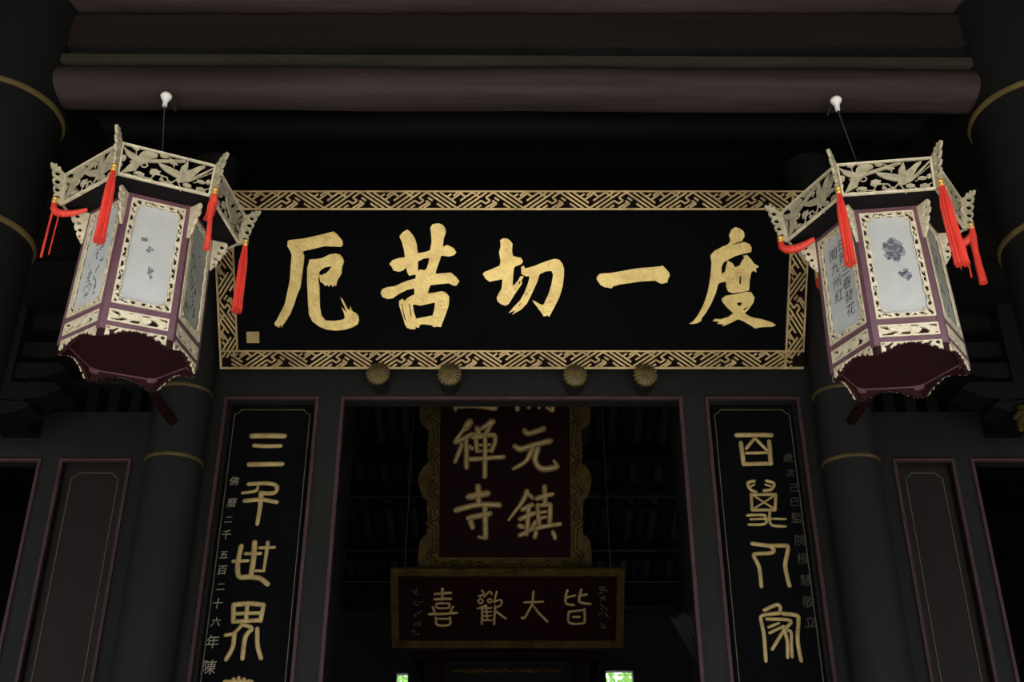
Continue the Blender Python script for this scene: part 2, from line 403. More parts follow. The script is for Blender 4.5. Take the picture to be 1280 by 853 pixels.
# carved cloud brackets under the side eaves
def cloud_tongue(L, h):
    """outline of a bracket arm, tip at +x"""
    return [(-L, 0), (-L, h), (-.02, h), (.02, h*.9), (.05, h*.62), (.03, h*.4), (-.01, h*.33), (-.03, h*.12), (-.07, h*.1), (-.10, -h*.10), (-.16, -h*.05), (-.20, -h*.2), (-.3, -h*.08)]
for s in (-1, 1):
    t = thing('bracket_set', 'stepped dark carved bracket at the %s edge behind the lantern' % ('left' if s < 0 else 'right'), 'bracket', group='carved brackets')
    for px, py, hh, L, yy in ((112, 402, .10, 1.2, 6.55), (100, 436, .10, 1.1, 6.5), (72, 462, .10, 1.0, 6.45), (66, 488, .11, 1.0, 6.4), (28, 508, .09, .8, 6.4)):
        q = at(px, py, yy)
        pl = lambda a, b, h, q=q, yy=yy: Vector((s*(abs(q.x) - a), yy + h, q.z - .05 + b))
        MB().poly(cloud_tongue(L, hh), [], pl, 0, .22).build('bracket_arm', M_COLD, t)
    q = at(60, 470, 6.4)
    a, b = sorted((s*(abs(q.x) + .25), s*(abs(q.x) + .5)))
    MB().box(a, b, 6.42, W + .02, q.z - .2, q.z + .55).build('bracket_block', M_BLACK, t)
q = at(1277, 522, 6.35)
pl = Plane((q.x + .08, 6.35, q.z - .02), (1, 0, 0), (0, 0, 1))
m = MB()
for k in range(9):
    th = k*2*math.pi/9
    m.stroke([(0.02*math.cos(th), .02*math.sin(th)), (.09*math.cos(th + .3), .09*math.sin(th + .3)), (.12*math.cos(th + .9), .12*math.sin(th + .9))], .035, pl)
m.poly([(.1*math.cos(a*.5236), .1*math.sin(a*.5236)) for a in range(12)], [], pl, -.05, 0)
tag(m.build('gilt_carving', M_FRAMEG, None, True), 'dull gold carved rosette at the right edge below the bracket', 'carving')
bs = [o for o in bpy.data.objects if o.name.startswith('bracket_set')]

# ------------------------------------------------------------------ big plaque
b0 = at(275, 461, 6.86); b1 = at(1003, 461, 6.86); t0 = at(266, 238, 6.11); t1 = at(1015, 238, 6.11)
PW = (b1.x - b0.x + t1.x - t0.x)/2; cx = (b0.x + b1.x + t0.x + t1.x)/4
vv = Vector((0, 6.11 - 6.86, (t0.z + t1.z)/2 - (b0.z + b1.z)/2)); PH = vv.length
PQ = Plane((cx - PW/2, 6.86, (b0.z + b1.z)/2), (1, 0, 0), vv)
plq = thing('name_plaque', 'long black lacquer plaque with five big gold characters above the doorway', 'plaque', (0, 6.86, PQ.o.z))
PINV = Matrix.Translation((0, -6.86, -PQ.o.z))
def pbuild(m, name, mt, inv, parent, smooth=False, kind=None):
    me = m.mesh(name, smooth, (mt,)); me.transform(inv); return ob(name, me, parent, kind=kind)
BW = .135
pbuild(MB().poly([(.02, .02), (PW-.02, .02), (PW-.02, PH-.02), (.02, PH-.02)], [], PQ, -.06, -.012), 'board', M_LACQ, PINV, plq)
# frame members and fret
def clip_seg(a, b, lo, hi, L):
    (x0, y0), (x1, y1) = a, b
    if max(x0, x1) <= 0 or min(x0, x1) >= L: return None
    t0, t1 = 0.0, 1.0; d = x1 - x0
    for lim, sg in ((0.0, 1), (L, -1)):
        if d:
            t = (lim - x0)/d
            if (d*sg) > 0: t0 = max(t0, t)
            else: t1 = min(t1, t)
    if t1 - t0 < .02: return None
    return ((x0 + (x1-x0)*t0, y0 + (y1-y0)*t0), (x0 + (x1-x0)*t1, y0 + (y1-y0)*t1))
TILE = [((0, 0), (21, 14)), ((6, 0), (27, 14)), ((12, 0), (22, 6.6)), ((22, 6.6), (26, 4)), ((26, 4), (30, 6.6)), ((30, 6.6), (26, 9.3)), ((26, 9.3), (33, 14)),
        ((18, 0), (22, 2.6)), ((30, 0), (36, 4)), ((36, 4), (32, 6.6)), ((34, 9.3), (38, 6.6)), ((33, 14), (54, 0)), ((39, 14), (60, 0)), ((26, 0), (34, 5)),
        ((45, 14), (51, 10)), ((51, 10), (55, 12.6)), ((55, 7.3), (51, 10)), ((55, 7.3), (59, 10)), ((59, 10), (65, 14)), ((48, 0), (42, 4)), ((59, 4.6), (55, 7.3)), ((61, 14), (57, 11)),
        ((20, 10), (14, 14)), ((8, 10), (2, 14)), ((8, 10), (3, 6.6)), ((14, 14), (8, 10))]
def fret(mb, o, ux, uy, L, h, lw, off=0.0):
    """key-fret running along direction ux"""
    k = h/14.0
    n = int(L/(60*k)) + 2
    for i in range(-1, n):
        for a, b in TILE:
            c = clip_seg(((a[0] + 60*i + off)*k, a[1]*k), ((b[0] + 60*i + off)*k, b[1]*k), 0, h, L)
            if c:
                p = [(o[0] + ux[0]*q[0] + uy[0]*q[1], o[1] + ux[1]*q[0] + uy[1]*q[1]) for q in c]
                mb.bar(p[0], p[1], lw, .010, PQ)
E_ = .014
sides = [('b', [(0, 0), (PW, 0), (PW-BW, BW), (BW, BW)]), ('t', [(0, PH), (BW, PH-BW), (PW-BW, PH-BW), (PW, PH)]),
         ('l', [(0, 0), (BW, BW), (BW, PH-BW), (0, PH)]), ('r', [(PW, 0), (PW, PH), (PW-BW, PH-BW), (PW-BW, BW)])]
for nm, poly in sides:
    fm = pbuild(MB().poly(poly, [], PQ, -.06, 0), 'frame_bar', M_FRETB, PINV, plq)
    m = MB()
    if nm in 'bt':
        y = 0 if nm == 'b' else PH - BW
        fret(m, (BW*.6, y + E_), (1, 0), (0, 1), PW - BW*1.2, BW - 2*E_, .012, 11 if nm == 'b' else 30)
        m.bar((0, y + E_/2), (PW, y + E_/2), E_, .016, PQ); m.bar((0, y + BW - E_/2), (PW, y + BW - E_/2), E_*.8, .0155, PQ)
    else:
        x = 0 if nm == 'l' else PW - BW
        fret(m, (x + BW - E_, BW*.6), (0, 1), (-1, 0), PH - BW*1.2, BW - 2*E_, .012, 20)
        m.bar((x + E_/2, 0), (x + E_/2, PH), E_, .0165, PQ); m.bar((x + BW - E_/2, BW*.9), (x + BW - E_/2, PH - BW*.9), E_*.8, .0162, PQ)
    pbuild(m, 'gilt_fret', M_FRET, PINV, fm, kind='stuff')
CH = {}
CH['e'] = (330, 280, 6.096, [([(183,128),(205,122),(300,112),(420,85),(500,66),(530,58),(560,80),(600,130),(603,160),(590,175),(540,172),(460,170),(380,190),(310,205),(296,215),(308,245),(300,320),(290,400),(280,480),(250,550),(232,610),(200,690),(165,745),(150,765),(135,790),(125,765),(115,792),(105,778),(92,782),(80,757),(100,730),(140,650),(160,610),(180,520),(200,420),(205,330),(212,240),(205,210),(180,170)], []),
 ([(348,272),(400,268),(440,262),(500,232),(545,225),(580,235),(600,260),(612,285),(595,330),(592,380),(560,430),(548,475),(538,462),(525,480),(512,458),(495,478),(482,460),(470,475),(455,455),(430,440),(425,410),(415,398),(415,440),(425,480),(425,560),(428,640),(440,700),(470,735),(540,738),(600,730),(618,715),(612,680),(590,630),(620,665),(632,668),(610,620),(582,560),(600,575),(640,650),(660,655),(655,625),(680,670),(700,675),(720,700),(725,735),(715,765),(680,785),(620,805),(550,812),(480,805),(420,780),(370,740),(345,690),(338,610),(335,530),(330,440),(332,330),(342,305)],
  [[(418,372),(435,350),(470,330),(518,322),(500,350),(475,375),(450,385),(440,392),(424,388)]])])
CH['ku'] = (465, 270, 5.686, [([(195,145),(220,115),(248,98),(262,105),(285,130),(305,160),(318,200),(325,265),(375,258),(412,245),(425,180),(420,120),(415,85),(430,60),(470,52),(500,62),(522,90),(525,120),(508,170),(505,220),(535,207),(580,228),(600,260),(585,278),(550,288),(492,282),(480,320),(455,390),(452,412),(500,408),(560,403),(600,435),(622,465),(600,495),(580,495),(545,478),(480,485),(415,492),(395,552),(440,545),(500,535),(530,550),(550,575),(545,640),(520,710),(490,790),(470,785),(440,790),(420,775),(360,770),(340,775),(335,795),(305,790),(310,805),(280,805),(250,795),(235,770),(215,700),(195,640),(192,605),(215,588),(235,605),(250,585),(280,568),(302,560),(302,515),(250,525),(190,555),(150,585),(110,590),(75,575),(62,545),(75,520),(105,507),(160,500),(240,465),(310,445),(312,415),(265,425),(250,400),(245,365),(225,385),(195,397),(155,388),(140,360),(123,342),(145,315),(190,300),(235,295),(228,240),(215,190)],
  [[(326,325),(370,302),(408,299),(403,330),(390,372),(372,388),(345,380),(328,392)], [(290,635),(300,628),(345,638),(400,625),(448,615),(445,660),(430,708),(375,718),(315,730),(300,690)], [(208,625),(214,622),(238,730),(240,745),(232,738)], [(262,625),(267,623),(282,700),(284,718),(276,706)]])])
CH['qie'] = (595, 290, 7.108, [([(215,75),(240,57),(275,58),(300,75),(325,105),(320,170),(330,215),(370,225),(400,230),(418,262),(405,285),(345,308),(335,330),(330,400),(325,480),(345,465),(375,430),(395,395),(425,395),(405,430),(410,460),(385,495),(350,545),(310,610),(290,640),(262,656),(220,640),(190,615),(185,585),(205,540),(225,510),(232,460),(235,420),(190,428),(120,442),(85,415),(60,375),(75,355),(130,335),(210,300),(218,260),(205,180),(220,130)],
  [[(345,505),(352,500),(350,515),(343,520)], [(378,450),(392,432),(396,445),(384,470)]]),
 ([(400,310),(425,300),(435,325),(500,308),(560,285),(640,255),(700,238),(740,248),(770,285),(782,330),(780,400),(770,480),(740,580),(690,680),(650,755),(635,740),(615,748),(600,750),(590,730),(545,670),(497,605),(530,620),(580,648),(600,645),(640,560),(670,470),(685,380),(670,345),(620,350),(565,375),(545,440),(500,540),(450,640),(400,690),(320,735),(350,695),(290,722),(330,670),(390,610),(430,540),(465,450),(478,395),(440,392),(405,375)],
  [[(445,560),(455,535),(458,545),(448,570)], [(470,520),(478,505),(480,515),(472,532)], [(375,655),(400,628),(404,634),(382,662)]])])
CH['yi'] = (735, 320, 11.636, [([(125,345),(130,300),(165,265),(200,255),(320,250),(450,228),(600,200),(740,178),(860,168),(960,160),(1050,150),(1085,140),(1110,165),(1150,210),(1180,245),(1188,290),(1165,330),(1150,385),(1110,395),(1070,405),(1030,390),(980,360),(900,362),(760,372),(600,395),(460,415),(370,440),(335,472),(290,460),(240,455),(180,420)], [])])
CH['du'] = (850, 275, 6.092, [([(375,110),(390,75),(420,55),(455,65),(485,90),(490,125),(470,160),(430,172),(400,185),(395,192),(440,178),(490,168),(530,185),(545,215),(540,245),(490,255),(420,275),(370,300),(330,325),(315,355),(315,400),(325,425),(340,450),(335,470),(300,480),(288,490),(270,560),(235,640),(195,710),(165,745),(160,770),(130,785),(100,792),(70,790),(100,770),(140,720),(180,640),(210,550),(230,440),(240,330),(230,270),(260,235),(320,205),(365,185),(385,155),(373,130)], []),
 ([(340,395),(350,350),(362,308),(400,330),(415,360),(455,345),(470,310),(490,290),(480,270),(510,268),(540,300),(560,330),(600,355),(575,370),(580,400),(560,385),(540,400),(528,460),(525,535),(490,545),(400,558),(365,545),(350,510),(348,470),(320,470),(318,410)], [[(452,430),(465,428),(462,485),(448,485)]]),
 ([(315,600),(345,575),(420,565),(500,545),(540,550),(565,590),(555,630),(520,680),(490,710),(540,740),(620,755),(700,780),(728,800),(700,812),(620,815),(570,826),(530,800),(480,770),(440,755),(390,780),(320,810),(330,795),(280,790),(300,775),(245,770),(265,752),(310,755),(370,735),(405,710),(360,670),(325,630)],
  [[(430,630),(470,625),(462,650),(440,655)], [(474,688),(520,648),(495,685)]])])
for key in ('e', 'ku', 'qie', 'yi', 'du'):
    ox, oy, sc, pieces = CH[key]; m = MB()
    for i, (outer, holes) in enumerate(pieces):
        f = lambda P: [PQ.px(ox + x/sc, oy + y/sc) for x, y in P]
        m.poly(f(outer), [f(h) for h in holes], PQ, -.014, .010 + .002*i)
    pbuild(m, 'gold_character', M_GOLD, PINV, plq)
c0 = PQ.px(308.5, 429); c1 = PQ.px(323.5, 415)
m = MB().poly([c0, (c1[0], c0[1]), c1, (c0[0], c1[1])], [], PQ, -.014, 0)
for k in range(3):
    u0 = c0[0] + (c1[0]-c0[0])*(.2 + .3*k); m.bar((u0, c0[1] + .015), (u0, c1[1] - .015), .012, .004, PQ)
m.bar((c0[0] + .01, (c0[1]+c1[1])/2), (c1[0] - .01, (c0[1]+c1[1])/2), .012, .005, PQ)
pbuild(m, 'seal_mark', M_GOLD2, PINV, plq)

# ------------------------------------------------------------------ four flower-headed door pegs under the plaque
pn = ['leftmost flower-headed door peg below the first big character', 'second flower-headed door peg from the left below the second big character',
      'third flower-headed door peg from the left, right of the doorway centre', 'rightmost flower-headed door peg below the plaque']
for (px, py), lab in zip(((472.5, 467), (562, 468), (719, 469), (807, 469)), pn):
    q = at(px, py, 6.78)
    t = thing('door_peg', lab, 'peg', (q.x, W, q.z), group='flower-headed door pegs')
    L = W - 6.78; r = .078
    rot = Matrix.Rotation(R_(90), 4, 'X')
    m = MB().lathe([(r*.8, 0), (r*.86, L*.5), (r*.95, L - .03)], 48, flute=.07, nf=12); me = m.mesh('fluted_shaft', True, (M_GREY,)); me.transform(rot); ob('fluted_shaft', me, t)
    m = MB().lathe([(r*.93, L - .035), (r*1.08, L - .02), (r*1.06, L), (r*.8, L + .016), (r*.35, L + .026), (0.004, L + .03)], 64, flute=.05, nf=16); me = m.mesh('flower_head', True, (M_RING,)); me.transform(rot); fh = ob('flower_head', me, t)
    m = MB()
    for k in range(16):
        th = 2*math.pi*k/16; p0 = (r*.25*math.cos(th), r*.25*math.sin(th)); p1 = (r*.95*math.cos(th), r*.95*math.sin(th))
        pl = lambda a, b, h: Vector((a, -(L + .004 + h + .024*(1 - (math.hypot(a, b)/r)**2)), b))
        m.stroke([p0, ((p0[0]+p1[0])/2, (p0[1]+p1[1])/2), p1], [.008, .016, .024], pl, .4)
    m.build('petals', M_RING, fh, True)

# ------------------------------------------------------------------ lettering helper
def text_mesh(chars, places, mt, name, parent, inv=None, depth=.003):
    """chars set one by one: places = list of (plane, a, b, size, slant)"""
    vs, fs = [], []
    dg = None
    for ch, (pl, a, b, size, sl) in zip(chars, places):
        c = bpy.data.curves.new('glyph', 'FONT'); c.body = ch; c.size = 1.0; c.align_x = 'CENTER'; c.resolution_u = 2
        o = bpy.data.objects.new('glyph', c); COL.objects.link(o)
        dg = bpy.context.evaluated_depsgraph_get(); me = bpy.data.meshes.new_from_object(o.evaluated_get(dg))
        b0_ = len(vs)
        for v in me.vertices:
            x, y = v.co.x*size, (v.co.y - .36)*size
            vs.append(pl(a + x + sl*y, b + y + sl*.35*x, depth))
        fs += [tuple(i + b0_ for i in p.vertices) for p in me.polygons]
        bpy.data.objects.remove(o); bpy.data.curves.remove(c); bpy.data.meshes.remove(me)
    m = MB(); m.v = [tuple(v) for v in vs]; m.f = fs
    me = m.mesh(name, False, (mt,))
    if inv: me.transform(inv)
    return ob(name, me, parent)

# ------------------------------------------------------------------ couplet boards
YB = W + .035
BP = Plane((0, YB, 0), (1, 0, 0), (0, 0, 1))
def gold_line(x0, x1, ztop, pl, mt, parent, inv=None):
    w = .0055; nx, nz = .045, .035; m = MB()
    pts = [(x0, 0.3), (x0, ztop - nz), (x0 + nx*.6, ztop - nz*.7), (x0 + nx, ztop), (x1 - nx, ztop), (x1 - nx*.6, ztop - nz*.7), (x1, ztop - nz), (x1, .3)]
    for a, b in zip(pts, pts[1:]): m.bar(a, b, w, .006, pl)
    me = m.mesh('gold_line', False, (mt,))
    return ob('gold_line', me, parent)
def couplet(label, x0, x1, chars, small, smallpos, gx, smat):
    t = thing('couplet_board', label, 'sign', group='couplet boards')
    MB().box(x0, x1, YB, W + .075, 0.2, 4.672).build('board', M_LACQ, t)
    gold_line(gx[0], gx[1], 4.632, BP, M_LINE, t)
    for ox, oy, sc, strokes in chars:
        m = MB()
        for k, (pts, w) in enumerate(strokes):
            P = [BP.px(ox + x/sc, oy + y/sc) for x, y in pts]
            ww = [x/sc*.0051 for x in w] if hasattr(w, '__len__') else w/sc*.0051
            m.stroke(P, ww, BP, .4, h0=.0006*k)
        m.build('gold_character', M_GOLD2, t, True)
    for ch, (x, y, sz) in zip(small, smallpos): text_mesh(ch, [(BP,) + BP.px(x, y) + (sz*.82, .1)], smat, 'small_character', t)
L5, L6, L7, L8 = (270, 520, 5.33), (240, 670, 4.658), (900, 520, 5.018), (920, 660, 4.417)
lc = [L5 + ([([(240,135),(350,133),(455,135)],42), ([(255,198),(340,203),(430,200)],32), ([(220,325),(440,322)],36)],),
      L5 + ([([(218,456),(320,450),(390,458),(408,482),(385,515),(310,515)],32), ([(300,515),(295,600),(275,722)],[38,34,28]), ([(280,470),(262,502),(175,515)],[22,24,22]), ([(192,568),(300,560),(405,576)],32)],),
      L6 + ([([(287,62),(268,150),(272,235),(330,240),(395,248),(440,282)],32), ([(365,40),(358,140),(345,222)],34), ([(442,40),(428,140),(420,195)],[26,22,18]), ([(420,205),(368,205)],18), ([(240,150),(325,146)],22), ([(312,105),(400,104)],22), ([(395,72),(480,68)],20)],),
      L6 + ([([(247,402),(330,395),(415,402)],30), ([(417,402),(400,495)],28), ([(242,405),(240,500)],30), ([(240,502),(400,492)],26), ([(322,400),(316,495)],26), ([(245,455),(405,450)],24), ([(292,520),(245,568),(195,580)],22), ([(248,570),(238,650),(200,720)],28), ([(290,518),(350,540),(312,590),(295,715)],[22,26,30,28]), ([(382,545),(383,640),(403,715)],28)],),
      L6 + ([([(190,850),(350,850)],22), ([(242,838),(236,905)],26), ([(272,830),(275,900)],24), ([(302,838),(300,905)],26), ([(335,846),(342,905)],22), ([(200,910),(345,905)],24), ([(220,960),(325,955)],24), ([(272,910),(268,1010)],26)],)]
couplet('narrow black couplet board with gold seal characters and small date column, left of doorway', -2.0, -1.42, lc, '佛曆二千五百二十六年陳',
        [(293,602,.085), (290,629,.085), (286,650,.07), (283,669,.085), (280,694,.075), (278,713,.085), (276,734,.075), (272,755,.09), (270,778,.08), (266,803,.11), (261,835,.12)], (-1.972, -1.437), M_SMALL)
rc = [L7 + ([([(105,122),(215,120),(320,122)],36), ([(218,140),(165,205)],24), ([(220,140),(292,215)],24), ([(130,172),(148,300)],32), ([(148,305),(320,300)],30), ([(318,300),(308,162)],32), ([(165,235),(305,232)],22)],),
      L7 + ([([(215,408),(175,422),(190,462),(225,478)],22), ([(215,432),(190,444)],16), ([(290,408),(338,425),(322,462),(275,470)],22), ([(285,432),(318,442)],16), ([(195,495),(350,495)],22), ([(350,495),(345,590)],22), ([(345,592),(205,592)],22), ([(200,592),(195,495)],22), ([(205,500),(340,585)],14), ([(345,500),(210,585)],14), ([(170,626),(270,624),(284,640),(280,680),(180,685)],20), ([(190,652),(300,648),(410,650)],16), ([(312,600),(310,660),(330,690),(410,696)],20)],),
      L8 + ([([(90,88),(190,100),(260,98),(288,110),(272,200),(280,260),(295,320)],26), ([(192,102),(208,125),(190,140),(110,145),(100,160),(128,220),(140,325)],24)],),
      L8 + ([([(155,456),(225,425),(245,440),(240,472)],22), ([(240,472),(145,485),(140,520),(155,600),(165,735)],22), ([(260,475),(335,485),(345,510),(340,620),(360,735)],24), ([(170,505),(302,514),(262,570),(200,672)],20), ([(180,550),(235,528)],16), ([(185,582),(262,545)],17), ([(265,560),(283,630),(285,715)],22), ([(288,568),(304,580),(306,640),(310,715)],18)],),
      L8 + ([([(150,880),(330,880)],26), ([(240,870),(240,980)],26)],)]
couplet('narrow black couplet board with gold seal characters and faint donor column, right of doorway', 1.42, 2.0, rc, '歲次己巳監院根慧敬立',
        [(985,573,.09), (988,592,.08), (992,610,.085), (993,628,.085), (996,648,.1), (1000,676,.1), (1003,699,.1), (1007,726,.1), (1010,753,.1), (1013,778,.1)], (1.44, 1.973), M_FAINT)
# side panels
for x0, x1, lab in ((-3.09, -2.675, 'plain brown lacquer panel with thin gold outline left of the left column'), (2.675, 3.02, 'plain brown lacquer panel with thin gold outline right of the right column')):
    t = thing('side_panel', lab, 'panel', group='brown side panels')
    MB().box(x0, x1, YB, W + .075, .2, 4.20).build('board', M_BROWN, t)
    gold_line(x0 + .045, x1 - .045, 4.155, BP, M_LINE, t)

# ------------------------------------------------------------------ plaques inside the hall
def hanging(pxs, Yb, Yt):
    """plane of a leaning plaque from its bottom-left, bottom-right, top-left, top-right photo corners"""
    bl, br, tl, tr = pxs
    p0, p1, p2, p3 = at(*bl, Yb), at(*br, Yb), at(*tl, Yt), at(*tr, Yt)
    w = (p1.x - p0.x + p3.x - p2.x)/2; c = (p0.x + p1.x + p2.x + p3.x)/4
    v = Vector((0, Yt - Yb, (p2.z + p3.z - p0.z - p1.z)/2))
    return Plane((c - w/2, Yb, (p0.z + p1.z)/2), (1, 0, 0), v), w, v.length
HP, hw, hh = hanging(((549, 697), (714, 697), (551, 506), (711, 506)), 10.0, 9.54)
top = hh*1.60
t = thing('vertical_plaque', 'tall maroon plaque with raised gold characters and ornate gilt frame hanging inside the hall', 'plaque', (0, 10.0, HP.o.z))
INV = Matrix.Translation((0, -10.0, -HP.o.z))
pbuild(MB().poly([(0, 0), (hw, 0), (hw, top), (0, top)], [], HP, -.05, 0), 'board', M_LACQR, INV, t)
LOBES = [HP.px(552, yy_)[1] for yy_ in (692, 603, 515, 425, 340, 255)]
def lobed(x0, x1, y0, y1, out, n):
    """carved frame member outline: straight inside edge, lobed outside edge"""
    P = []
    for k in range(n*6 + 1):
        s_ = k/(n*6); y = y0 + (y1-y0)*s_
        lb = max([math.sqrt(max(0, 1 - ((y - c_)/.17)**2)) for c_ in LOBES])
        P.append((x0 + .115 + .085*lb + .006*math.sin(60*s_), y))
    return P + [(x1, y1), (x1, y0)]
for s in (-1, 1):
    base = 0 if s < 0 else hw
    P = lobed(0, 0, -.14, top + .14, .17, 22)
    P = [(base + s*p[0], p[1]) for p in P]
    fr = pbuild(MB().poly(P, [], HP, -.06, .05), 'carved_frame_side', M_FRAMEG, INV, t)
    m = MB()
    for k in range(26):
        y = -.08 + k*(top + .16)/25
        m.stroke([(base + s*.03, y - .05), (base + s*(.07 + .04*math.sin(k*1.9)), y), (base + s*.04, y + .05)], .045, HP, .5, h0=.05)
    pbuild(m, 'scrollwork', M_FRAMEG, INV, fr, True, kind='stuff')
for y0, y1 in ((-.16, 0), (top, top + .16)):
    P = [(-.02, y0 + .03)] + [(hw*k/20, y0 + .03*math.cos(k*1.3)) for k in range(21)] + [(hw + .02, y0 + .03), (hw, y1), (0, y1)]
    fr = pbuild(MB().poly(P, [], HP, -.06, .05), 'carved_frame_rail', M_FRAMEG, INV, t)
    m = MB()
    for k in range(15):
        x = .06 + k*(hw - .12)/14
        m.stroke([(x - .05, y0 + .07), (x, y0 + .10 + .03*math.sin(k*2.3)), (x + .05, y0 + .06)], .04, HP, .5, h0=.05)
    pbuild(m, 'scrollwork', M_FRAMEG, INV, fr, True, kind='stuff')
C1, C2 = (550, 500, 7.111), (550, 590, 7.111)
hc = [C1 + ([([(262,200),(235,240)],76), ([(225,245),(150,350),(140,375),(210,345),(280,305)],[40,44,50,52,50]), ([(195,400),(135,548)],[46,40]), ([(232,330),(235,600)],48), ([(262,410),(282,432)],40), ([(328,255),(342,290)],56), ([(462,195),(360,262)],[70,36]), ([(450,215),(405,305)],54), ([(318,300),(322,380),(330,445)],44), ([(300,335),(400,318),(480,312)],50), ([(488,322),(490,380),(460,455)],50), ([(345,402),(440,400)],30), ([(325,458),(450,450)],34), ([(262,530),(420,518),(560,508)],48), ([(400,300),(402,500),(398,680)],48)],),
      C1 + ([([(752,275),(790,300),(920,258)],54), ([(668,415),(715,438),(820,405),(975,366)],[54,60,54,62]), ([(820,432),(765,545),(655,612)],[56,48,38]), ([(868,435),(845,540),(900,612),(1000,608),(1038,590),(1012,545)],[60,58,60,60,56,30])],),
      C2 + ([([(338,130),(345,290)],58), ([(255,225),(425,192)],60), ([(145,342),(330,295),(525,295)],54), ([(255,410),(440,372)],54), ([(402,320),(405,580)],54), ([(400,590),(345,580)],34), ([(270,440),(288,490)],54)],),
      C2 + ([([(772,175),(735,260),(612,428)],[50,46,24]), ([(775,190),(825,232)],40), ([(735,335),(818,292)],48), ([(712,420),(840,368)],46), ([(790,310),(770,555)],46), ([(705,480),(732,490)],48), ([(850,440),(822,480)],36), ([(712,565),(850,490)],44), ([(930,135),(935,290)],48), ([(862,237),(995,198)],48), ([(862,305),(975,290)],40), ([(982,295),(976,450)],46), ([(868,300),(880,470)],46), ([(892,362),(940,355)],34), ([(892,412),(940,402)],34), ([(852,502),(960,480),(1065,465)],44), ([(852,540),(842,578)],48), ([(1005,540),(1020,585)],46)],),
      C1 + ([([(150,-400),(140,80)],46), ([(150,-400),(480,-420)],46), ([(485,-420),(495,70)],50), ([(170,60),(300,52),(490,80)],46), ([(210,-300),(440,-310)],34), ([(330,-380),(350,-150),(440,-20)],36), ([(220,-220),(310,-225)],30), ([(220,-220),(225,-130)],30), ([(225,-130),(310,-140)],30), ([(310,-225),(310,-140)],30), ([(200,-20),(330,-60)],30), ([(400,-180),(340,-60)],30)],),
      C1 + ([([(690,-400),(690,85)],46), ([(690,-400),(800,-405)],36), ([(800,-405),(800,-230)],36), ([(700,-320),(800,-320)],28), ([(700,-235),(800,-235)],28), ([(890,-405),(1005,-410)],36), ([(890,-400),(890,-230)],36), ([(900,-320),(1000,-320)],28), ([(900,-235),(1000,-235)],28), ([(1005,-410),(1000,90)],50), ([(995,100),(950,70)],36), ([(770,-150),(930,-155)],34), ([(750,-60),(950,-65)],36), ([(800,-140),(790,70)],36), ([(890,-140),(880,70)],36)],)]
for ox, oy, sc, st in hc:
    m = MB()
    for k, (pts, w) in enumerate(st):
        ww = [x/sc*.0078 for x in w] if hasattr(w, '__len__') else w/sc*.0078
        m.stroke([HP.px(ox + x/sc, oy + y/sc) for x, y in pts], ww, HP, .5, h0=.001*k)
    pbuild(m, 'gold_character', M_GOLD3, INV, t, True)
for s in (.1, .9):
    a = HP(hw*s, top + .1, -.03)
    m = MB().tube([a, (a.x, a.y + .4, roofz(a.y + .4))], .006, 6); pbuild(m, 'hanging_chain', M_WIRE, INV, t)

SP, sw, sh = hanging(((490, 810), (779, 810), (488, 711), (781, 711)), 10.1, 9.63)
t = thing('horizontal_plaque', 'wide maroon plaque with four thin gold characters and gilt border inside the hall', 'plaque', (0, 10.1, SP.o.z))
INV = Matrix.Translation((0, -10.1, -SP.o.z))
pbuild(MB().poly([(.02, .02), (sw-.02, .02), (sw-.02, sh-.02), (.02, sh-.02)], [], SP, -.05, -.005), 'board', M_LACQR, INV, t)
bw = .07
for poly in ([(0, 0), (sw, 0), (sw-bw, bw), (bw, bw)], [(0, sh), (bw, sh-bw), (sw-bw, sh-bw), (sw, sh)], [(0, 0), (bw, bw), (bw, sh-bw), (0, sh)], [(sw, 0), (sw, sh), (sw-bw, sh-bw), (sw-bw, bw)]):
    fr = pbuild(MB().poly(poly, [], SP, -.05, .01), 'frame_bar', M_FRAMEG, INV, t)
m = MB()
n = 90
for k in range(n):
    x = bw*.6 + k*(sw - bw*1.2)/(n-1)
    for y in (bw/2, sh - bw/2): m.bar((x, y - .024), (x, y + .024), .009, .016, SP)
pbuild(m, 'ribbed_border', M_FRAMEG, INV, t, kind='stuff')
S3, S4 = (500, 720, 9.143), (630, 720, 9.143)
sc_ = [S3 + ([([(485,150),(485,270)],34), ([(400,210),(580,196)],32), ([(395,268),(580,265)],30), ([(415,345),(425,318),(555,318),(562,345),(550,370),(430,370),(415,345)],26), ([(375,360),(395,420)],28), ([(605,355),(578,415)],26), ([(335,440),(500,435),(650,425)],30), ([(410,478),(425,560),(565,560),(572,478)],28), ([(420,492),(560,490)],22)],),
       S3 + ([([(900,235),(960,212),(935,168)],24), ([(965,240),(1022,182),(1050,215)],24), ([(920,262),(948,290),(920,318),(893,290),(920,262)],22), ([(1025,262),(1050,286),(1025,310),(1000,286),(1025,262)],22), ([(888,378),(985,338)],24), ([(940,390),(935,552)],28), ([(985,342),(1000,508)],24), ([(930,376),(1045,366)],22), ([(940,416),(1045,410)],20), ([(940,460),(1045,455)],20), ([(945,508),(1050,508)],22), ([(1105,182),(1075,300)],26), ([(1075,300),(1130,275),(1165,290),(1150,335),(1110,355)],24), ([(1088,345),(1075,548)],28), ([(1092,400),(1205,488)],28)],),
       S4 + ([([(335,182),(325,310),(290,390),(235,482),(205,478)],30), ([(235,305),(445,298)],28), ([(335,345),(400,430),(492,522)],[26,28,34])],),
       S4 + ([([(725,172),(703,240),(712,320),(795,335)],32), ([(715,250),(812,226)],28), ([(882,160),(862,240),(868,305),(985,325)],32), ([(880,228),(945,215)],28), ([(740,420),(735,515),(780,548),(900,545),(922,510),(918,382)],28), ([(740,412),(915,392)],26), ([(790,470),(860,470)],28)],)]
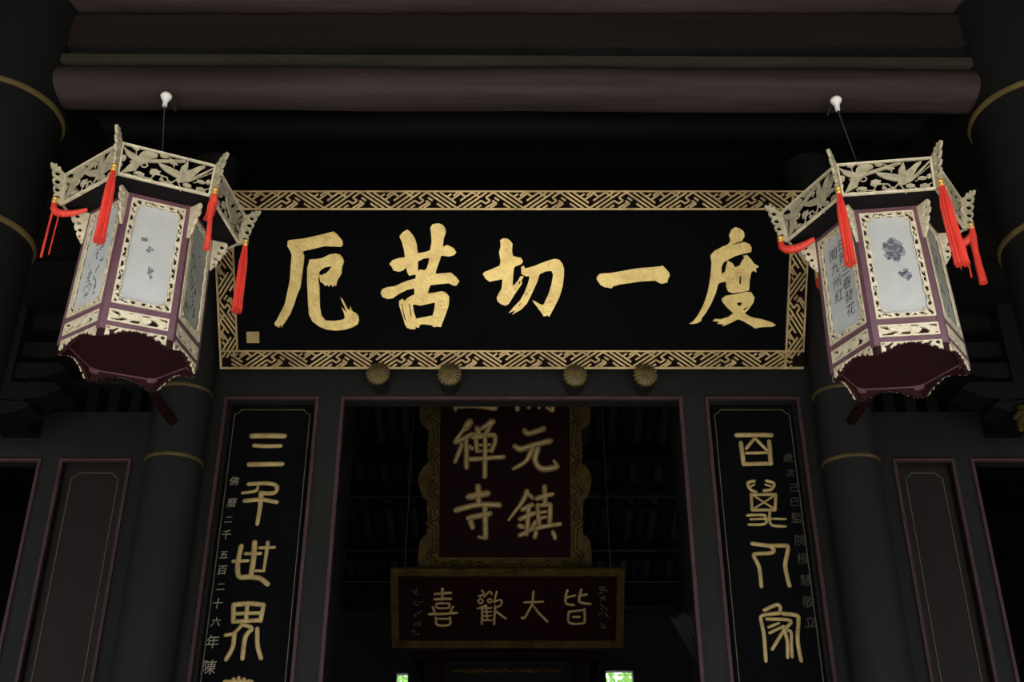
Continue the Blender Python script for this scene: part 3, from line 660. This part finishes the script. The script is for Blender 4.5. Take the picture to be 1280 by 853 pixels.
for ox, oy, sc, st in sc_:
    m = MB()
    for k, (pts, w) in enumerate(st):
        ww = [x/sc*.0076 for x in w] if hasattr(w, '__len__') else w/sc*.0076
        m.stroke([SP.px(ox + x/sc, oy + y/sc) for x, y in pts], ww, SP, .4, h0=.0005*k)
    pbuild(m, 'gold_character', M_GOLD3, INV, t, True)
m = MB()
for x, ys in ((521, (741, 757, 768, 779, 791)), (754, (736, 742, 750, 759, 769, 783))):
    for yy in ys:
        for k in range(5):
            a = (x + rng.uniform(-4, 4), yy + rng.uniform(-4, 4)); b = (a[0] + rng.uniform(-4, 5), a[1] + rng.uniform(-3, 4))
            m.stroke([SP.px(*a), SP.px(*b)], .009, SP, .3, h0=-.004)
pbuild(m, 'small_inscription', M_FAINT, INV, t, True, 'stuff')
for s in (.06, .94):
    a = SP(sw*s, sh, -.03); m = MB().tube([a, (a.x, a.y + .42, roofz(a.y + .42))], .006, 6); pbuild(m, 'hanging_chain', M_WIRE, INV, t)

# shrine top below the small plaque
q0 = at(530, 826, 12.0); q1 = at(738, 826, 12.0)
t = thing('carved_shrine', 'dark carved shrine front below the small plaque deep in the hall', 'shrine', (0, 12, 0))
x0, x1, zt = q0.x, q1.x, q0.z
MB().box(x0, x1, .05, 1.6, 0, zt).build('body', M_BLACK, t)
MB().box(x0 - .12, x1 + .12, -.05, 1.7, zt, zt + .09).build('cornice', M_LACQR, t)
for s in (x0 + .08, x1 - .2): MB().box(s, s + .12, -.02, .05, 0, zt).build('pilaster', M_LACQR, t)
m = MB(); SPL = Plane((0, .05, 0), (1, 0, 0), (0, 0, 1))
for r_ in range(2):
    for k in range(22):
        x = x0 + .35 + k*(x1 - x0 - .7)/21; z = zt - .10 - .17*r_
        m.stroke([(x - .02, z), (x + .02, z + .02*math.sin(k*2.7))], .04, SPL, .5)
m.build('gilt_studs', M_FRAMEG, t, True, 'stuff')
# draped cloth at the right inside the doorway
m = MB(); n = 24; vs = []; fs = []
c0_ = at(872, 770, 11.0)
for j in range(14):
    for i in range(n):
        u = i/(n-1); v = j/13
        x = 1.62 + .62*u + .10*(1-u)*v*3 - .25*v*u; z = 4.05 + .18*u - .95*v*(.6 + .4*u)
        vs.append((x, 11.0 + .05*math.sin(u*26 + v*2), z))
for j in range(13):
    for i in range(n-1):
        a = j*n + i; fs.append((a, a+n, a+n+1, a+1))
m.add(vs, fs); o = m.build('draped_cloth', M_CLOTH, None, True)
so = o.modifiers.new('thickness', 'SOLIDIFY'); so.thickness = .01
tag(o, 'grey cloth swag hanging at the lower right inside the doorway', 'cloth')
# greenery outside the two rear openings
for x, lab in ((-1.78, 'sunlit green tree seen through the left rear opening'), (1.75, 'sunlit green tree seen through the right rear opening')):
    t = thing('garden_tree', lab, 'tree', (x*1.08, 21.5, -.2), group='trees behind the hall')
    MB().tube([(0, 0, 0), (.05, 0, 1.6), (0, 0, 3.4)], [.14, .11, .07], 8).build('trunk', M_BARK, t, True)
    m = MB()
    for k in range(2600):
        th, ph, rr = rng.uniform(0, 6.28), rng.uniform(-1, 1), rng.uniform(.4, 1.15)
        c = Vector((rr*math.cos(th)*math.sqrt(1-ph*ph), rr*math.sin(th)*math.sqrt(1-ph*ph), 4.3 + 1.3*rr*ph))
        d = Vector((rng.uniform(-1, 1), rng.uniform(-1, 1), rng.uniform(-1, .4))).normalized(); e = d.cross(Vector((.3, .8, .5))).normalized()
        m.add([c, c + d*.09 + e*.045, c + d*.20, c + d*.09 - e*.045], [(0, 1, 2, 3)])
    m.build('foliage', M_LEAF, t, False, 'stuff')

# ------------------------------------------------------------------ hexagonal lanterns
R0 = .266; AP = R0*math.cos(R_(30)); FWID = R0
def tap(x, y, z):
    k = 1 - .06*z/.66
    return Vector((x*k, y*k, z))
def face(x, z, h=0.0): return tap(x, -(AP + h), z)         # front face of the body, outward -y
def lattice(mb, mask, x0, x1, z0, z1, g, pl, h0, h1):
    """openwork plate: solid where mask(x, z) is true"""
    nx, nz = int(round((x1-x0)/g)), int(round((z1-z0)/g))
    G = [[mask(x0 + (i+.5)*(x1-x0)/nx, z0 + (j+.5)*(z1-z0)/nz) for i in range(nx)] for j in range(nz)]
    idx = {}
    def vid(i, j, l):
        k = (i, j, l)
        if k not in idx:
            idx[k] = len(mb.v); mb.v.append(tuple(pl(x0 + i*(x1-x0)/nx, z0 + j*(z1-z0)/nz, h1 if l else h0)))
        return idx[k]
    S = lambda i, j: 0 <= i < nx and 0 <= j < nz and G[j][i]
    for j in range(nz):
        for i in range(nx):
            if not G[j][i]: continue
            mb.f.append((vid(i, j, 1), vid(i+1, j, 1), vid(i+1, j+1, 1), vid(i, j+1, 1)))
            mb.f.append((vid(i, j, 0), vid(i, j+1, 0), vid(i+1, j+1, 0), vid(i+1, j, 0)))
            for di, dj, a, b in ((-1, 0, (i, j+1), (i, j)), (1, 0, (i+1, j), (i+1, j+1)), (0, -1, (i, j), (i+1, j)), (0, 1, (i+1, j+1), (i, j+1))):
                if not S(i+di, j+dj): mb.f.append((vid(*a, 0), vid(*b, 0), vid(*b, 1), vid(*a, 1)))
    return mb
PW2 = FWID/2 - .019                                        # half width of the opening between two posts
def scroll(x, z, s=1.0): return math.sin(150*s*x + 2.2*math.sin(90*s*z)) + math.sin(140*s*z + 2.0*math.sin(110*s*x)) 
ZP0, ZP1 = .143, .640
def border_mask(x, z):
    e = min(PW2 - abs(x), z - ZP0, ZP1 - z)
    cx_, cz_ = PW2 - abs(x), min(z - ZP0, ZP1 - z)
    wid = .024 + (.012 if (cx_ < .045 and cz_ < .045) else 0) + .003*math.sin(z*90)*math.sin(x*120)
    if e > wid: return False
    if e < .0055 or e > wid - .0045: return True
    return scroll(x, z, 1.25) > .05
LM = {}
LM['border'] = lattice(MB(), border_mask, -PW2, PW2, ZP0, ZP1, .0036, face, .003, .011).mesh('carved_border', False, (M_GILT,))
def small_mask(z0, z1):
    def f(x, z):
        e = min(PW2 - abs(x), z - z0, z1 - z)
        return e < .005 or (math.sin(95*x + 1.7*math.sin(130*z)) + .9*math.sin(150*z + 1.2*math.sin(75*x + 1)) > -.25)
    return f
LM['row'] = lattice(MB(), small_mask(.063, .116), -PW2, PW2, .063, .116, .0033, face, -.002, .009).mesh('carved_panel', False, (M_GILT,))
def arch(x):
    t_ = min(1, abs(x)/(FWID/2))
    b_ = .037*(1 - (t_/.82)**1.5) if t_ < .82 else -.004*math.sin((t_-.82)/.18*math.pi/2)
    return b_ - .0035*abs(math.sin(4.5*math.pi*t_)) - .0016*math.sin(19*math.pi*t_) + .001
def apron_mask(x, z):
    if z < arch(x) + .003: return False
    e = min(PW2 - abs(x), .040 - z)
    return e < .004 or scroll(x, z, 1.15) > -.3
LM['apron_gilt'] = lattice(MB(), apron_mask, -PW2, PW2, 0.0, .041, .0033, face, .001, .008).mesh('gilt_apron', False, (M_GILT,))
P = [(-FWID/2*.99, .062), (-FWID/2*.99, 0)] + [(x, arch(x)) for x in [(-1 + 2*k/80)*FWID/2*.985 for k in range(81)]] + [(FWID/2*.99, 0), (FWID/2*.99, .062)]
LM['apron'] = MB().poly(P[::-1], [], face, -.014, 0).mesh('apron', False, (M_MAROON,))
LM['row_back'] = MB().poly([(-PW2, .06), (PW2, .06), (PW2, .12), (-PW2, .12)], [], face, -.014, -.006).mesh('backing_board', False, (M_MAROON,))
def rail(z0, z1):
    return MB().box(-FWID/2*.98, FWID/2*.98, -.016, .006, z0, z1, lambda x, h, z: face(x, z, h)).mesh('rail', False, (M_FRAME,))
LM['rail1'], LM['rail2'], LM['rail3'] = rail(.041, .062), rail(.117, .142), rail(.641, .664)
_c = [(-PW2, ZP0), (PW2, ZP0), (PW2, ZP1), (-PW2, ZP1)]; _b = .0225
LM['border_back'] = MB().poly(_c, [[(-PW2 + _b, ZP0 + _b), (PW2 - _b, ZP0 + _b), (PW2 - _b, ZP1 - _b), (-PW2 + _b, ZP1 - _b)]], face, 0, .0022).mesh('border_ground', False, (M_MAROON,))
LM['panel'] = MB().poly([(-PW2, ZP0), (PW2, ZP0), (PW2, ZP1), (-PW2, ZP1)], [], face, -.006, 0).mesh('painted_panel', False, (M_SILK,))
LM['panel_g'] = MB().poly([(-PW2, ZP0), (PW2, ZP0), (PW2, ZP1), (-PW2, ZP1)], [], face, -.006, 0).mesh('painted_panel', False, (M_SILKG,))
# corner post at angle 240
ca = Vector((math.cos(R_(240)), math.sin(R_(240)))); d1 = (Vector((math.cos(R_(300)), math.sin(R_(300)))) - ca).normalized(); d0 = (Vector((math.cos(R_(180)), math.sin(R_(180)))) - ca).normalized()
o_ = ca*(R0 + .009); pts = [o_, o_ + d1*.026, o_ + d1*.024 - ca*.03, ca*(R0 - .03), o_ + d0*.024 - ca*.03, o_ + d0*.026]
m = MB(); vs = [tap(p.x, p.y, z) for z in (.028, .664) for p in pts]; k6 = len(pts)
m.add(vs, [tuple(reversed(range(k6))), tuple(range(k6, 2*k6))] + [(i, (i+1) % k6, k6 + (i+1) % k6, k6 + i) for i in range(k6)])
LM['post'] = m.mesh('post', False, (M_FRAME,))
def hexpoly(r): return [(r*math.cos(R_(60*k)), r*math.sin(R_(60*k))) for k in range(6)]
def hexplate(name, r0, z0, r1, z1, mt):
    m = MB(); a, b = hexpoly(r0), hexpoly(r1)
    m.add([(x, y, z0) for x, y in a] + [(x, y, z1) for x, y in b], [(5, 4, 3, 2, 1, 0), (6, 7, 8, 9, 10, 11)] + [(i, (i+1) % 6, 6+(i+1) % 6, 6+i) for i in range(6)])
    return m.mesh(name, False, (mt,))
LM['bottom'] = hexplate('bottom_board', .245, .046, .245, .056, M_MAROON)
LM['soffit'] = hexplate('soffit_board', .25, .661, .362, .672, M_SOFFIT)
LM['lid'] = hexplate('lid', .34, .80, .06, .90, M_SOFFIT)
# crown panel with cranes: plane from crown bottom edge to crown top edge
RB, RT, ZB, ZT = .367, .380, .669, .820
cbl = Vector((-RB/2, -RB*math.cos(R_(30)), ZB)); cbr = Vector((RB/2, cbl.y, ZB)); ctl = Vector((-RT/2, -RT*math.cos(R_(30)), ZT)); ctr = Vector((RT/2, ctl.y, ZT))
cn = (cbr - cbl).cross(ctl - cbl).normalized()
def crown(u, v, h=0.0):                                    # u 0..1 left to right, v 0..1 bottom to top
    return (cbl*(1-u) + cbr*u)*(1-v) + (ctl*(1-u) + ctr*u)*v + cn*h
Q_ = [(115, 315), (1045, 230), (1095, 550), (195, 635)]    # corners of the crane panel in the tracing
def quv(x, y):
    u = v = .5
    for _ in range(12):
        X = (Q_[3][0]*(1-u) + Q_[2][0]*u)*(1-v) + (Q_[0][0]*(1-u) + Q_[1][0]*u)*v; Y = (Q_[3][1]*(1-u) + Q_[2][1]*u)*(1-v) + (Q_[0][1]*(1-u) + Q_[1][1]*u)*v
        u += (x - X)/920; v -= (y - Y + (x - X)*.09)/325
    return (u, v)
def cpl(a, b, h): return crown(a, b, h)
fm = MB()
for (u0, u1, v0, v1) in ((0, 1, 0, .055), (0, 1, .945, 1), (0, .022, .055, .945), (.978, 1, .055, .945)):
    fm.box(u0, u1, v0, v1, -.004, .008, lambda a, b, c: crown(a, b, c))
LM['crown_frame'] = fm.mesh('crown_frame', False, (M_GILT,))
B1 = [(135,345),(200,375),(265,385),(312,400),(320,360),(340,330),(380,312),(440,312),(478,326),(482,350),(440,376),(425,392),(470,375),(722,288),(726,298),(500,388),(722,308),(724,316),(450,415),(402,432),(385,452),(362,470),(352,490),(340,540),(300,560),(250,592),(203,628),(232,580),(255,520),(272,482),(255,468),(285,452),(250,440),(200,418),(180,395)]
B2 = [(508,393),(600,398),(700,408),(732,418),(730,360),(755,320),(770,278),(792,340),(800,378),(850,338),(890,298),(945,268),(950,290),(912,340),(888,395),(872,428),(1022,268),(1030,280),(895,445),(1036,306),(1038,316),(865,472),(800,505),(760,520),(722,505),(735,480),(690,472),(600,452),(540,424)]
bm = MB()
for B in (B1, B2): bm.poly([quv(*p) for p in B], [], cpl, -.002, .006)
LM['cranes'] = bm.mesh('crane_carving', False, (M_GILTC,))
def cst(pts, w): 
    P3 = [quv(*p) for p in pts]
    return [(a*.37, b*.152) for a, b in P3], w/330*.152
fpl = lambda a, b, h: crown(a/.37, b/.152, h)
vm = MB()
for pts, w in (([(402,436),(424,450),(412,476),(380,482),(372,468)],14), ([(722,510),(700,536),(660,530),(640,505),(600,508),(590,530),(615,545)],14), ([(345,592),(430,572),(500,566),(520,515),(600,500)],11),
               ([(560,300),(640,330),(665,380)],12), ([(150,430),(185,470),(180,520)],12), ([(400,560),(440,600),(520,570)],12), ([(900,470),(960,440),(1040,430)],12), ([(560,470),(500,480),(470,510),(520,530)],12), ([(240,320),(270,345),(285,385)],10),
               ([(760,520),(800,560),(810,590)],12), ([(660,575),(690,540)],12), ([(985,520),(1060,480)],10), ([(850,520),(940,545)],10), ([(330,560),(360,600)],10), ([(200,520),(160,500)],10), ([(540,300),(545,285)],10), ([(640,330),(690,350)],10)):
    P3, w3 = cst(pts, w); vm.stroke(P3, w3, fpl, .6)
for x, y, a, b in ((990,520,48,24),(850,520,42,20),(535,312,38,18),(185,462,26,30),(262,330,32,13),(515,490,46,24),(660,562,62,14),(385,556,46,16),(645,348,40,14),(962,440,40,16),(1030,420,22,22),(300,604,44,10),(600,548,20,15),(180,540,24,12),(730,300,20,10)):
    vm.poly([quv(x + a*math.cos(k*.5236)*(1 + .15*(k % 2)), y + b*math.sin(k*.5236)*(1 + .15*(k % 2))) for k in range(12)][::-1], [], cpl, -.002, .005)
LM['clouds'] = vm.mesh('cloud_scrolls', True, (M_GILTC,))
# radial ornaments (at angle 240)
def radial(r, z, h): 
    dn = Vector((-ca.y, ca.x)); p = ca*r + dn*h
    return Vector((p.x, p.y, z))
def circ(cx_, cz_, r, n=9): return [(cx_ + r*math.cos(2*math.pi*k/n), cz_ + r*math.sin(2*math.pi*k/n)) for k in range(n)]
FO = [(.362,.668),(.372,.662),(.392,.676),(.405,.690),(.410,.705),(.404,.718),(.414,.726),(.418,.744),(.410,.756),(.420,.762),(.427,.778),(.419,.792),(.430,.800),(.436,.818),(.431,.828),(.443,.838),(.449,.856),(.444,.862),(.432,.856),(.424,.862),(.418,.846),(.408,.850),(.400,.832),(.386,.824),(.378,.818)]
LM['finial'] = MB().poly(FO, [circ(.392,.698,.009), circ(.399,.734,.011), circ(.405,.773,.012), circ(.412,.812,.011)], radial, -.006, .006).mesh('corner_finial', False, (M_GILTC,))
BO = [(.252,.655),(.318,.655),(.324,.640),(.316,.625),(.322,.612),(.314,.596),(.302,.594),(.306,.580),(.300,.564),(.288,.560),(.292,.546),(.284,.530),(.274,.518),(.268,.505),(.258,.505)]
LM['bracket'] = MB().poly(BO[::-1], [circ(.300,.628,.010), circ(.290,.596,.009), circ(.280,.565,.009), circ(.276,.535,.006)], radial, -.005, .005).mesh('corner_bracket', False, (M_GILT,))
TR_, TZ = .399, .683
bd = MB().lathe([(.004, .016), (.012, .012), (.013, .004), (.010, 0), (.013, -.004), (.012, -.016), (.009, -.02)], 14, (ca.x*TR_, ca.y*TR_, TZ)).mesh('gold_bead', True, (M_BRASS,)); LM['bead'] = bd
def tassel_hang(L, w=1.0, sway=(0, 0)):
    m = MB(); n = 26; rows = 9; vs = []; fs = []
    for j in range(rows):
        t_ = j/(rows-1); r = w*(.0095 + .0085*min(1, t_*4) + .004*t_ + (.002 if j == rows-1 else 0))
        for k in range(n):
            th = 2*math.pi*k/n; rr = r*(1 + .14*math.cos(13*th))
            zz = TZ - .018 - L*t_ + (.012*math.sin(k*2.4) if j == rows-1 else 0)
            vs.append((ca.x*TR_ + rr*math.cos(th) + sway[0]*t_*t_, ca.y*TR_ + rr*math.sin(th) + sway[1]*t_*t_, zz))
    for j in range(rows-1):
        for k in range(n): fs.append((j*n+k, (j+1)*n+k, (j+1)*n+(k+1) % n, j*n+(k+1) % n))
    fs += [tuple(range(n)), tuple(reversed([(rows-1)*n+k for k in range(n)]))]
    return m.add(vs, fs).mesh('red_tassel', True, (M_RED,))
LM['t_hang'] = tassel_hang(.33, .88)
LM['t_thick'] = tassel_hang(.36, 1.08, (.012, -.01))
def swag(tail, tw=1.0):
    """tassel looped inward to the body and, if tail, falling from there"""
    m = MB()
    dn = Vector((-ca.y, ca.x))
    def pr(r, z, s=0): p = ca*r + dn*s; return (p.x, p.y, z)
    m.tube([pr(TR_, TZ - .015), pr(.397, TZ - .04), pr(.378, TZ - .062, .01), pr(.35, TZ - .072, .03), pr(.31, TZ - .068, .05), pr(.268, TZ - .05, .066)], [.011, .016, .019, .018, .016, .010], 10)
    if tail:
        m.tube([pr(.394, TZ - .045), pr(.392, TZ - .12), pr(.394, TZ - .2, .004), pr(.396, TZ - .28, .002)], [.013*tw, .010*tw, .011*tw, .013*tw], 8)
        m.tube([pr(.36, TZ - .07, .02), pr(.362, TZ - .15, .022), pr(.36, TZ - .24, .02)], [.006, .004, .004], 6)
    return m.mesh('red_tassel', True, (M_RED,))
LM['t_swag'] = swag(False); LM['t_tail'] = swag(True); LM['t_tail2'] = swag(True, 1.35)
def thin_tail():
    m = MB(); dn = Vector((-ca.y, ca.x))
    def pr(r, z, s=0): p = ca*r + dn*s; return (p.x, p.y, z)
    m.tube([pr(TR_, TZ - .015), pr(.397, TZ - .04), pr(.378, TZ - .062, .01), pr(.35, TZ - .072, .03), pr(.31, TZ - .068, .05), pr(.268, TZ - .05, .066)], [.011, .015, .017, .015, .012, .008], 10)
    m.tube([pr(.398, TZ - .03), pr(.40, TZ - .15), pr(.402, TZ - .28)], [.005, .0045, .0055], 6)
    m.tube([pr(.372, TZ - .06), pr(.374, TZ - .15), pr(.376, TZ - .26)], [.003, .003, .003], 6)
    return m.mesh('red_tassel', True, (M_RED,))
LM['t_thin'] = thin_tail()
def blob(m, x, z, a, b, h, seed):
    r = random.Random(seed); ph = [r.uniform(0, 6.28) for _ in range(4)]
    P = []
    for k in range(22):
        th = 2*math.pi*k/22; w_ = 1 + .16*math.sin(3*th + ph[0]) + .12*math.sin(5*th + ph[1]) + .08*math.sin(9*th + ph[2])
        P.append((x + a*w_*math.cos(th), z + b*w_*math.sin(th)))
    m.poly(P, [], face, 0, h)
def ink_strokes(seed, n, x0, x1, z0, z1):
    m = MB(); r = random.Random(seed)
    for k in range(n):
        x, z = r.uniform(x0, x1), r.uniform(z0, z1)
        m.stroke([(x, z), (x + r.uniform(-.012, .012), z - r.uniform(.003, .02)), (x + r.uniform(-.014, .014), z - r.uniform(.008, .03))], r.uniform(.003, .006), face, .15, h0=.0006)
    return m
def lantern(label, loc, rz, art, tassels, hook, wire_lab):
    t = thing('palace_lantern', label, 'lantern', loc, rz, 'palace lanterns')
    for k in range(6):                                      # k = 0 faces the viewer, then anticlockwise seen from above
        rm = Matrix.Rotation(R_(60*k), 4, 'Z')
        for key, nm in (('rail1', 'rail'), ('rail2', 'rail'), ('rail3', 'rail'), ('post', 'post'), ('row', 'carved_panel'), ('row_back', 'backing_board'),
                        ('bracket', 'corner_bracket'), ('finial', 'corner_finial')):
            ob(nm, LM[key], t, rm)
        ap = ob('apron', LM['apron'], t, rm); ob('gilt_apron', LM['apron_gilt'], ap)
        a = art.get(k)
        pn_ = ob('painted_panel', LM['panel_g'] if (a and a[0] == 'g') else LM['panel'], t, rm)
        ob('carved_border', LM['border'], pn_); ob('border_ground', LM['border_back'], pn_)
        if a: a[1](pn_)
        cf = ob('crown_frame', LM['crown_frame'], t, rm); ob('crane_carving', LM['cranes'], cf); ob('cloud_scrolls', LM['clouds'], cf, kind='stuff')
        b_ = ob('gold_bead', LM['bead'], t, rm); ob('red_tassel', LM[tassels[k]], b_)
    for key, nm in (('bottom', 'bottom_board'), ('soffit', 'soffit_board'), ('lid', 'lid')): ob(nm, LM[key], t)
    ir = t.matrix_basis.copy()
    # hook of white porcelain on the log and the wire
    q = at(hook[0], hook[1], 3.77)
    hk = thing('porcelain_hook', wire_lab, 'hook', (q.x, 3.77, q.z), 0, 'porcelain hooks')
    m = MB().lathe([(.004, -.03), (.010, -.03), (.011, -.012), (.013, 0), (.021, .012), (.026, .024), (.022, .034), (.008, .036)], 16)
    m.build('insulator', M_PORC, hk, True)
    top = Vector(loc) + Vector((0, 0, .90)) - Vector((q.x, 3.77, q.z))
    MB().tube([(0, 0, -.028), tuple(Vector((0, 0, -.03)).lerp(top, .5)), tuple(top)], .0025, 6).build('wire', M_WIRE, hk)
    MB().tube([(0, .0, .02), (.0, .06, .05), (0, .13, .05)], .007, 6).build('bracket_pin', M_WIRE, hk)
    return t
def wash(p, groups, mt_l, mt_d, seed):
    """soft ink flowers: pale outer wash and a darker broken core"""
    r = random.Random(seed); m, d = MB(), MB(); i = 0
    for x, z, a, b in groups:
        for k in range(7):
            th = r.uniform(0, 6.28); q = r.uniform(.3, .8); i += 1
            blob(m, x + a*q*math.cos(th), z + b*q*math.sin(th), a*.42, b*.42, .0006 + .00002*i, seed*50 + i)
        for k in range(6):
            th = r.uniform(0, 6.28); q = r.uniform(.0, .75); i += 1
            blob(d, x + a*q*math.cos(th), z + b*q*math.sin(th), a*.30, b*.28, .0012 + .00002*i, seed*90 + i)
    m.build('ink_wash', mt_l, p, kind='stuff'); d.build('ink_painting', mt_d, p, kind='stuff')
def art_front_left(p):
    wash(p, ((-.028, .462, .024, .018), (-.002, .418, .022, .020), (.008, .31, .018, .034)), M_INKS, M_INKP, 3)
    MB().stroke([(.01, .522), (.03, .53), (.05, .527)], .0035, face, .15, h0=.0006).build('ink_stroke', M_INKS, p)
def art_front_right(p):
    wash(p, ((.000, .468, .044, .042), (.026, .455, .026, .034), (-.010, .435, .028, .022), (.012, .415, .02, .016), (.026, .345, .028, .022), (.040, .328, .018, .016)), M_INKM, M_INKB, 8)
    m = MB().stroke([(-.035, .40), (-.036, .31)], .003, face, .15, h0=.0006).stroke([(.03, .30), (.038, .25)], .003, face, .15, h0=.0006)
    m.build('ink_stroke', M_INKS, p, kind='stuff')
class FacePl:
    def __call__(s, a, b, h=0): return face(a, b, h)
FP = FacePl()
def art_text(cols, size, mt=None):
    def f(p):
        ch, pls = '', []
        for x, z0, dz, s in cols:
            for i, c in enumerate(s): text_mesh(c, [(FP, x, z0 - dz*i, size, .12)], mt or M_INK, 'ink_character', p, depth=.001)
    return f
def art_cursive(seed, n, mt):
    def f(p): ink_strokes(seed, n, -.045, .045, .22, .56).build('ink_writing', mt, p, True, 'stuff')
    return f
# faces: 0 front, 5 front-left neighbour, 1 front-right neighbour
lantern('hexagonal gilt lantern hanging left, front silk painted with violet flowers', (-1.552, 3.9, 3.482), R_(24.5),
        {0: ('s', art_front_left), 5: ('s', art_cursive(5, 34, M_INKB)), 1: ('g', art_cursive(9, 26, M_INK))},
        {0: 't_hang', 1: 't_tail', 2: 't_hang', 3: 't_swag', 4: 't_hang', 5: 't_thin'}, (207, 126), 'white porcelain hook on the log holding the left lantern')
lantern('hexagonal gilt lantern hanging right, front silk painted with a dark blue flower', (1.562, 3.9, 3.428), R_(-7.5),
        {0: ('s', art_front_right), 5: ('s', art_text(((.030, .555, .062, '日照三春發花'), (-.030, .535, .066, '聞九州紅')), .058)), 1: ('g', art_cursive(19, 20, M_INK))},
        {0: 't_hang', 1: 't_thick', 2: 't_tail2', 3: 't_hang', 4: 't_swag', 5: 't_swag'}, (1046, 131), 'white porcelain hook on the log holding the right lantern')
